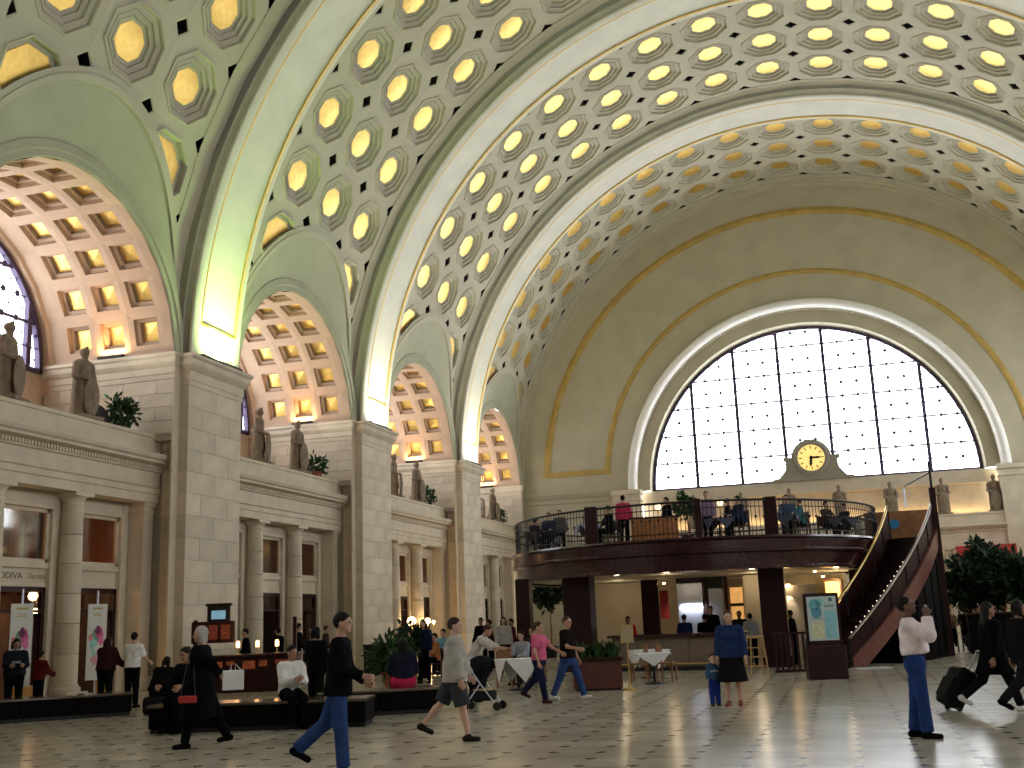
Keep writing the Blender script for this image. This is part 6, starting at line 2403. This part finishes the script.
def far_(label, loc, dirpx, top, bottom=BLK, hair=('short', HD), sit=None, H=1.70, skin='light', arms=None, legs=None, lean=4, head=(0, 0), **kw):
    person(label, loc, heading_of(0, dirpx), G(height=H, res=CR, sit=sit, hands=False, eyes=False, legs=legs or (SIT if sit else ((4, 2), (-4, 2))),
                                              arms=arms or (((35, 8, 60, 10), (30, 8, 55, 10)) if sit else ((8, 8, 25), (4, 8, 15))), lean=lean, head=head, skin=skin,
                                              top=G(rgb=top, hem=.90, name='shirt', fat=.026, **kw), bottom=G(rgb=bottom), shoes=BLK, hair=hair))


def fz(x, Y):
    q = on_y(x, 640, Y)
    return (float(q[0]), Y, 0.0)


far('person in black standing at the kiosk, right of its lamps', fz(247, 30.2), 200, BLK)
far('person in dark jacket standing between kiosk and second bay columns', fz(279, 33.0), 150, BLK, skin='tan')
far('person in black standing before the second bay doorway', fz(297, 33.5), 30, (.010, .010, .012), H=1.82)
far('person in pale top walking beyond the second bay columns', fz(314, 37.0), 180, (.30, .28, .26))
far('person in dark top beyond the person in pale top by the second pier', fz(325, 38.5), 0, (.05, .03, .03))
far('person with a dark cap behind the potted plants', fz(424, 30.0), 250, (.014, .018, .05), hair=('long', HD), H=1.76)
far('person in pale shirt sitting behind the potted plants', fz(404, 30.5), 60, (.42, .38, .32), sit=.45)
far('person in orange-brown top sitting near the third bay lamps', fz(436, 32.5), 200, (.35, .14, .06), sit=.45)
far('person in light blue top sitting near the third pier', fz(444, 34.5), 240, (.16, .36, .50), sit=.5, H=1.8)
far('person in dark coat standing left of the third pier foot', fz(482, 38.0), 240, BLK, H=1.78)
far('person in brown coat standing right of the third pier foot', fz(491, 38.5), 180, (.04, .025, .02))
far('person with a pale coat over dark clothes by the farthest bay', fz(504, 34.5), 270, (.40, .38, .37), hair=('long', HD), H=1.76)
far('person in plum top behind the pale coat', fz(513, 36.5), 200, (.16, .03, .07))
far('person in grey top seated at the pointed white tablecloth', fz(522, 28.2), 240, (.30, .32, .36), sit=.45)
far('person in dark top seated behind the person in pink', fz(534, 29.0), 230, (.03, .025, .03), sit=.5, H=1.8)
far('person in bright red shirt standing at the left end of the bar', fz(629, 35.6), 270, (.50, .03, .03), skin='tan', H=1.62)
far('person in navy seated at the middle of the bar', fz(686, 35.0), 100, (.012, .02, .06), H=1.62, skin='tan')
far('person in black at the bar right of the one in navy', fz(706, 35.6), 80, BLK, H=1.60, skin='tan')
far('tall person in black working behind the bar', fz(713, 37.6), 250, BLK, H=1.86)
far('person in dark top and white apron behind the bar', fz(741, 36.6), 260, (.02, .018, .018), H=1.66, skin='tan')
far('person with white pack at the bar beside the thick post', fz(752, 35.6), 90, (.5, .5, .5), H=1.58)
far('silhouetted person in black before the warm-lit white partition', fz(794, 35.8), 150, BLK, H=1.62, skin='brown')
# right-hand crowd among the trees
for i, (x, Y, rgb, h_) in enumerate(((952, 41.6, (.20, .14, .10), 1.5), (968, 42.4, (.05, .04, .04), 1.6), (981, 41.8, (.10, .03, .03), 1.55), (1009, 42.2, (.06, .06, .07), 1.6))):
    far('person sitting behind the low dark partition, %s from the stair' % ('first', 'second', 'third', 'fourth')[i], fz(x, Y), 250, rgb, sit=.62, H=h_ + .15, skin=('light', 'tan', 'light', 'tan')[i])


# diners on the deck
def dz(x, Y):
    q = on_y(x, 540, Y)
    return (float(q[0]), Y, ZD)


far('diner in black at the far left end of the upper deck', dz(535, 37.6), 50, BLK, sit=.45, table=('dark-clothed table before the leftmost diner on the upper deck', M_TC1))
far('diner in navy beside the left end of the upper deck', dz(550, 36.0), 250, NAVY, sit=.45)
far('person standing in grey near the left newel of the deck', dz(561, 38.5), 250, (.10, .09, .09), H=1.66)
far('white-haired diner behind the blue-grey tablecloth on the deck', dz(590, 37.6), 250, (.34, .30, .28), hair=('short', (.6, .6, .6)), H=1.6)
far('diner in black leaning at the blue-grey tablecloth', dz(611, 35.0), 195, BLK, sit=.45, table=('blue-grey clothed table near the left newel of the upper deck', M_TC2))
far('person in bright pink-red shirt standing at the deck rail', dz(625, 34.6), 80, (.50, .03, .09), H=1.62)
far('diner in black with bare arms right of the sideboard', dz(670, 36.2), 200, BLK, H=1.62)
far('person in lilac top standing beside the small deck tree', dz(709, 35.4), 260, (.24, .16, .26), H=1.64)
far('diner in dark blue left of the middle newel of the deck', dz(742, 35.6), 200, (.014, .02, .05), sit=.5, H=1.8, table=('dark-clothed table left of the middle newel of the upper deck', M_TC1))
far('diner in black before the middle of the deck railing', dz(729, 37.2), 0, BLK, H=1.55)
far('diner in blue-grey right of the middle newel of the deck', dz(790, 36.4), 250, (.05, .09, .16), sit=.5, H=1.8, table=('dark-clothed table right of the middle newel of the upper deck', M_TC1))
far('diner in teal seated in the right part of the deck', dz(803, 37.6), 180, (.04, .14, .18), sit=.5, H=1.75)
far('diner in dark brown near the right end of the deck', dz(828, 38.4), 300, (.05, .025, .02), sit=.45, table=('dark-clothed table near the right end of the upper deck', M_TC1))
far('diner in black at the right end of the deck by the stair', dz(848, 39.8), 200, BLK, sit=.45)
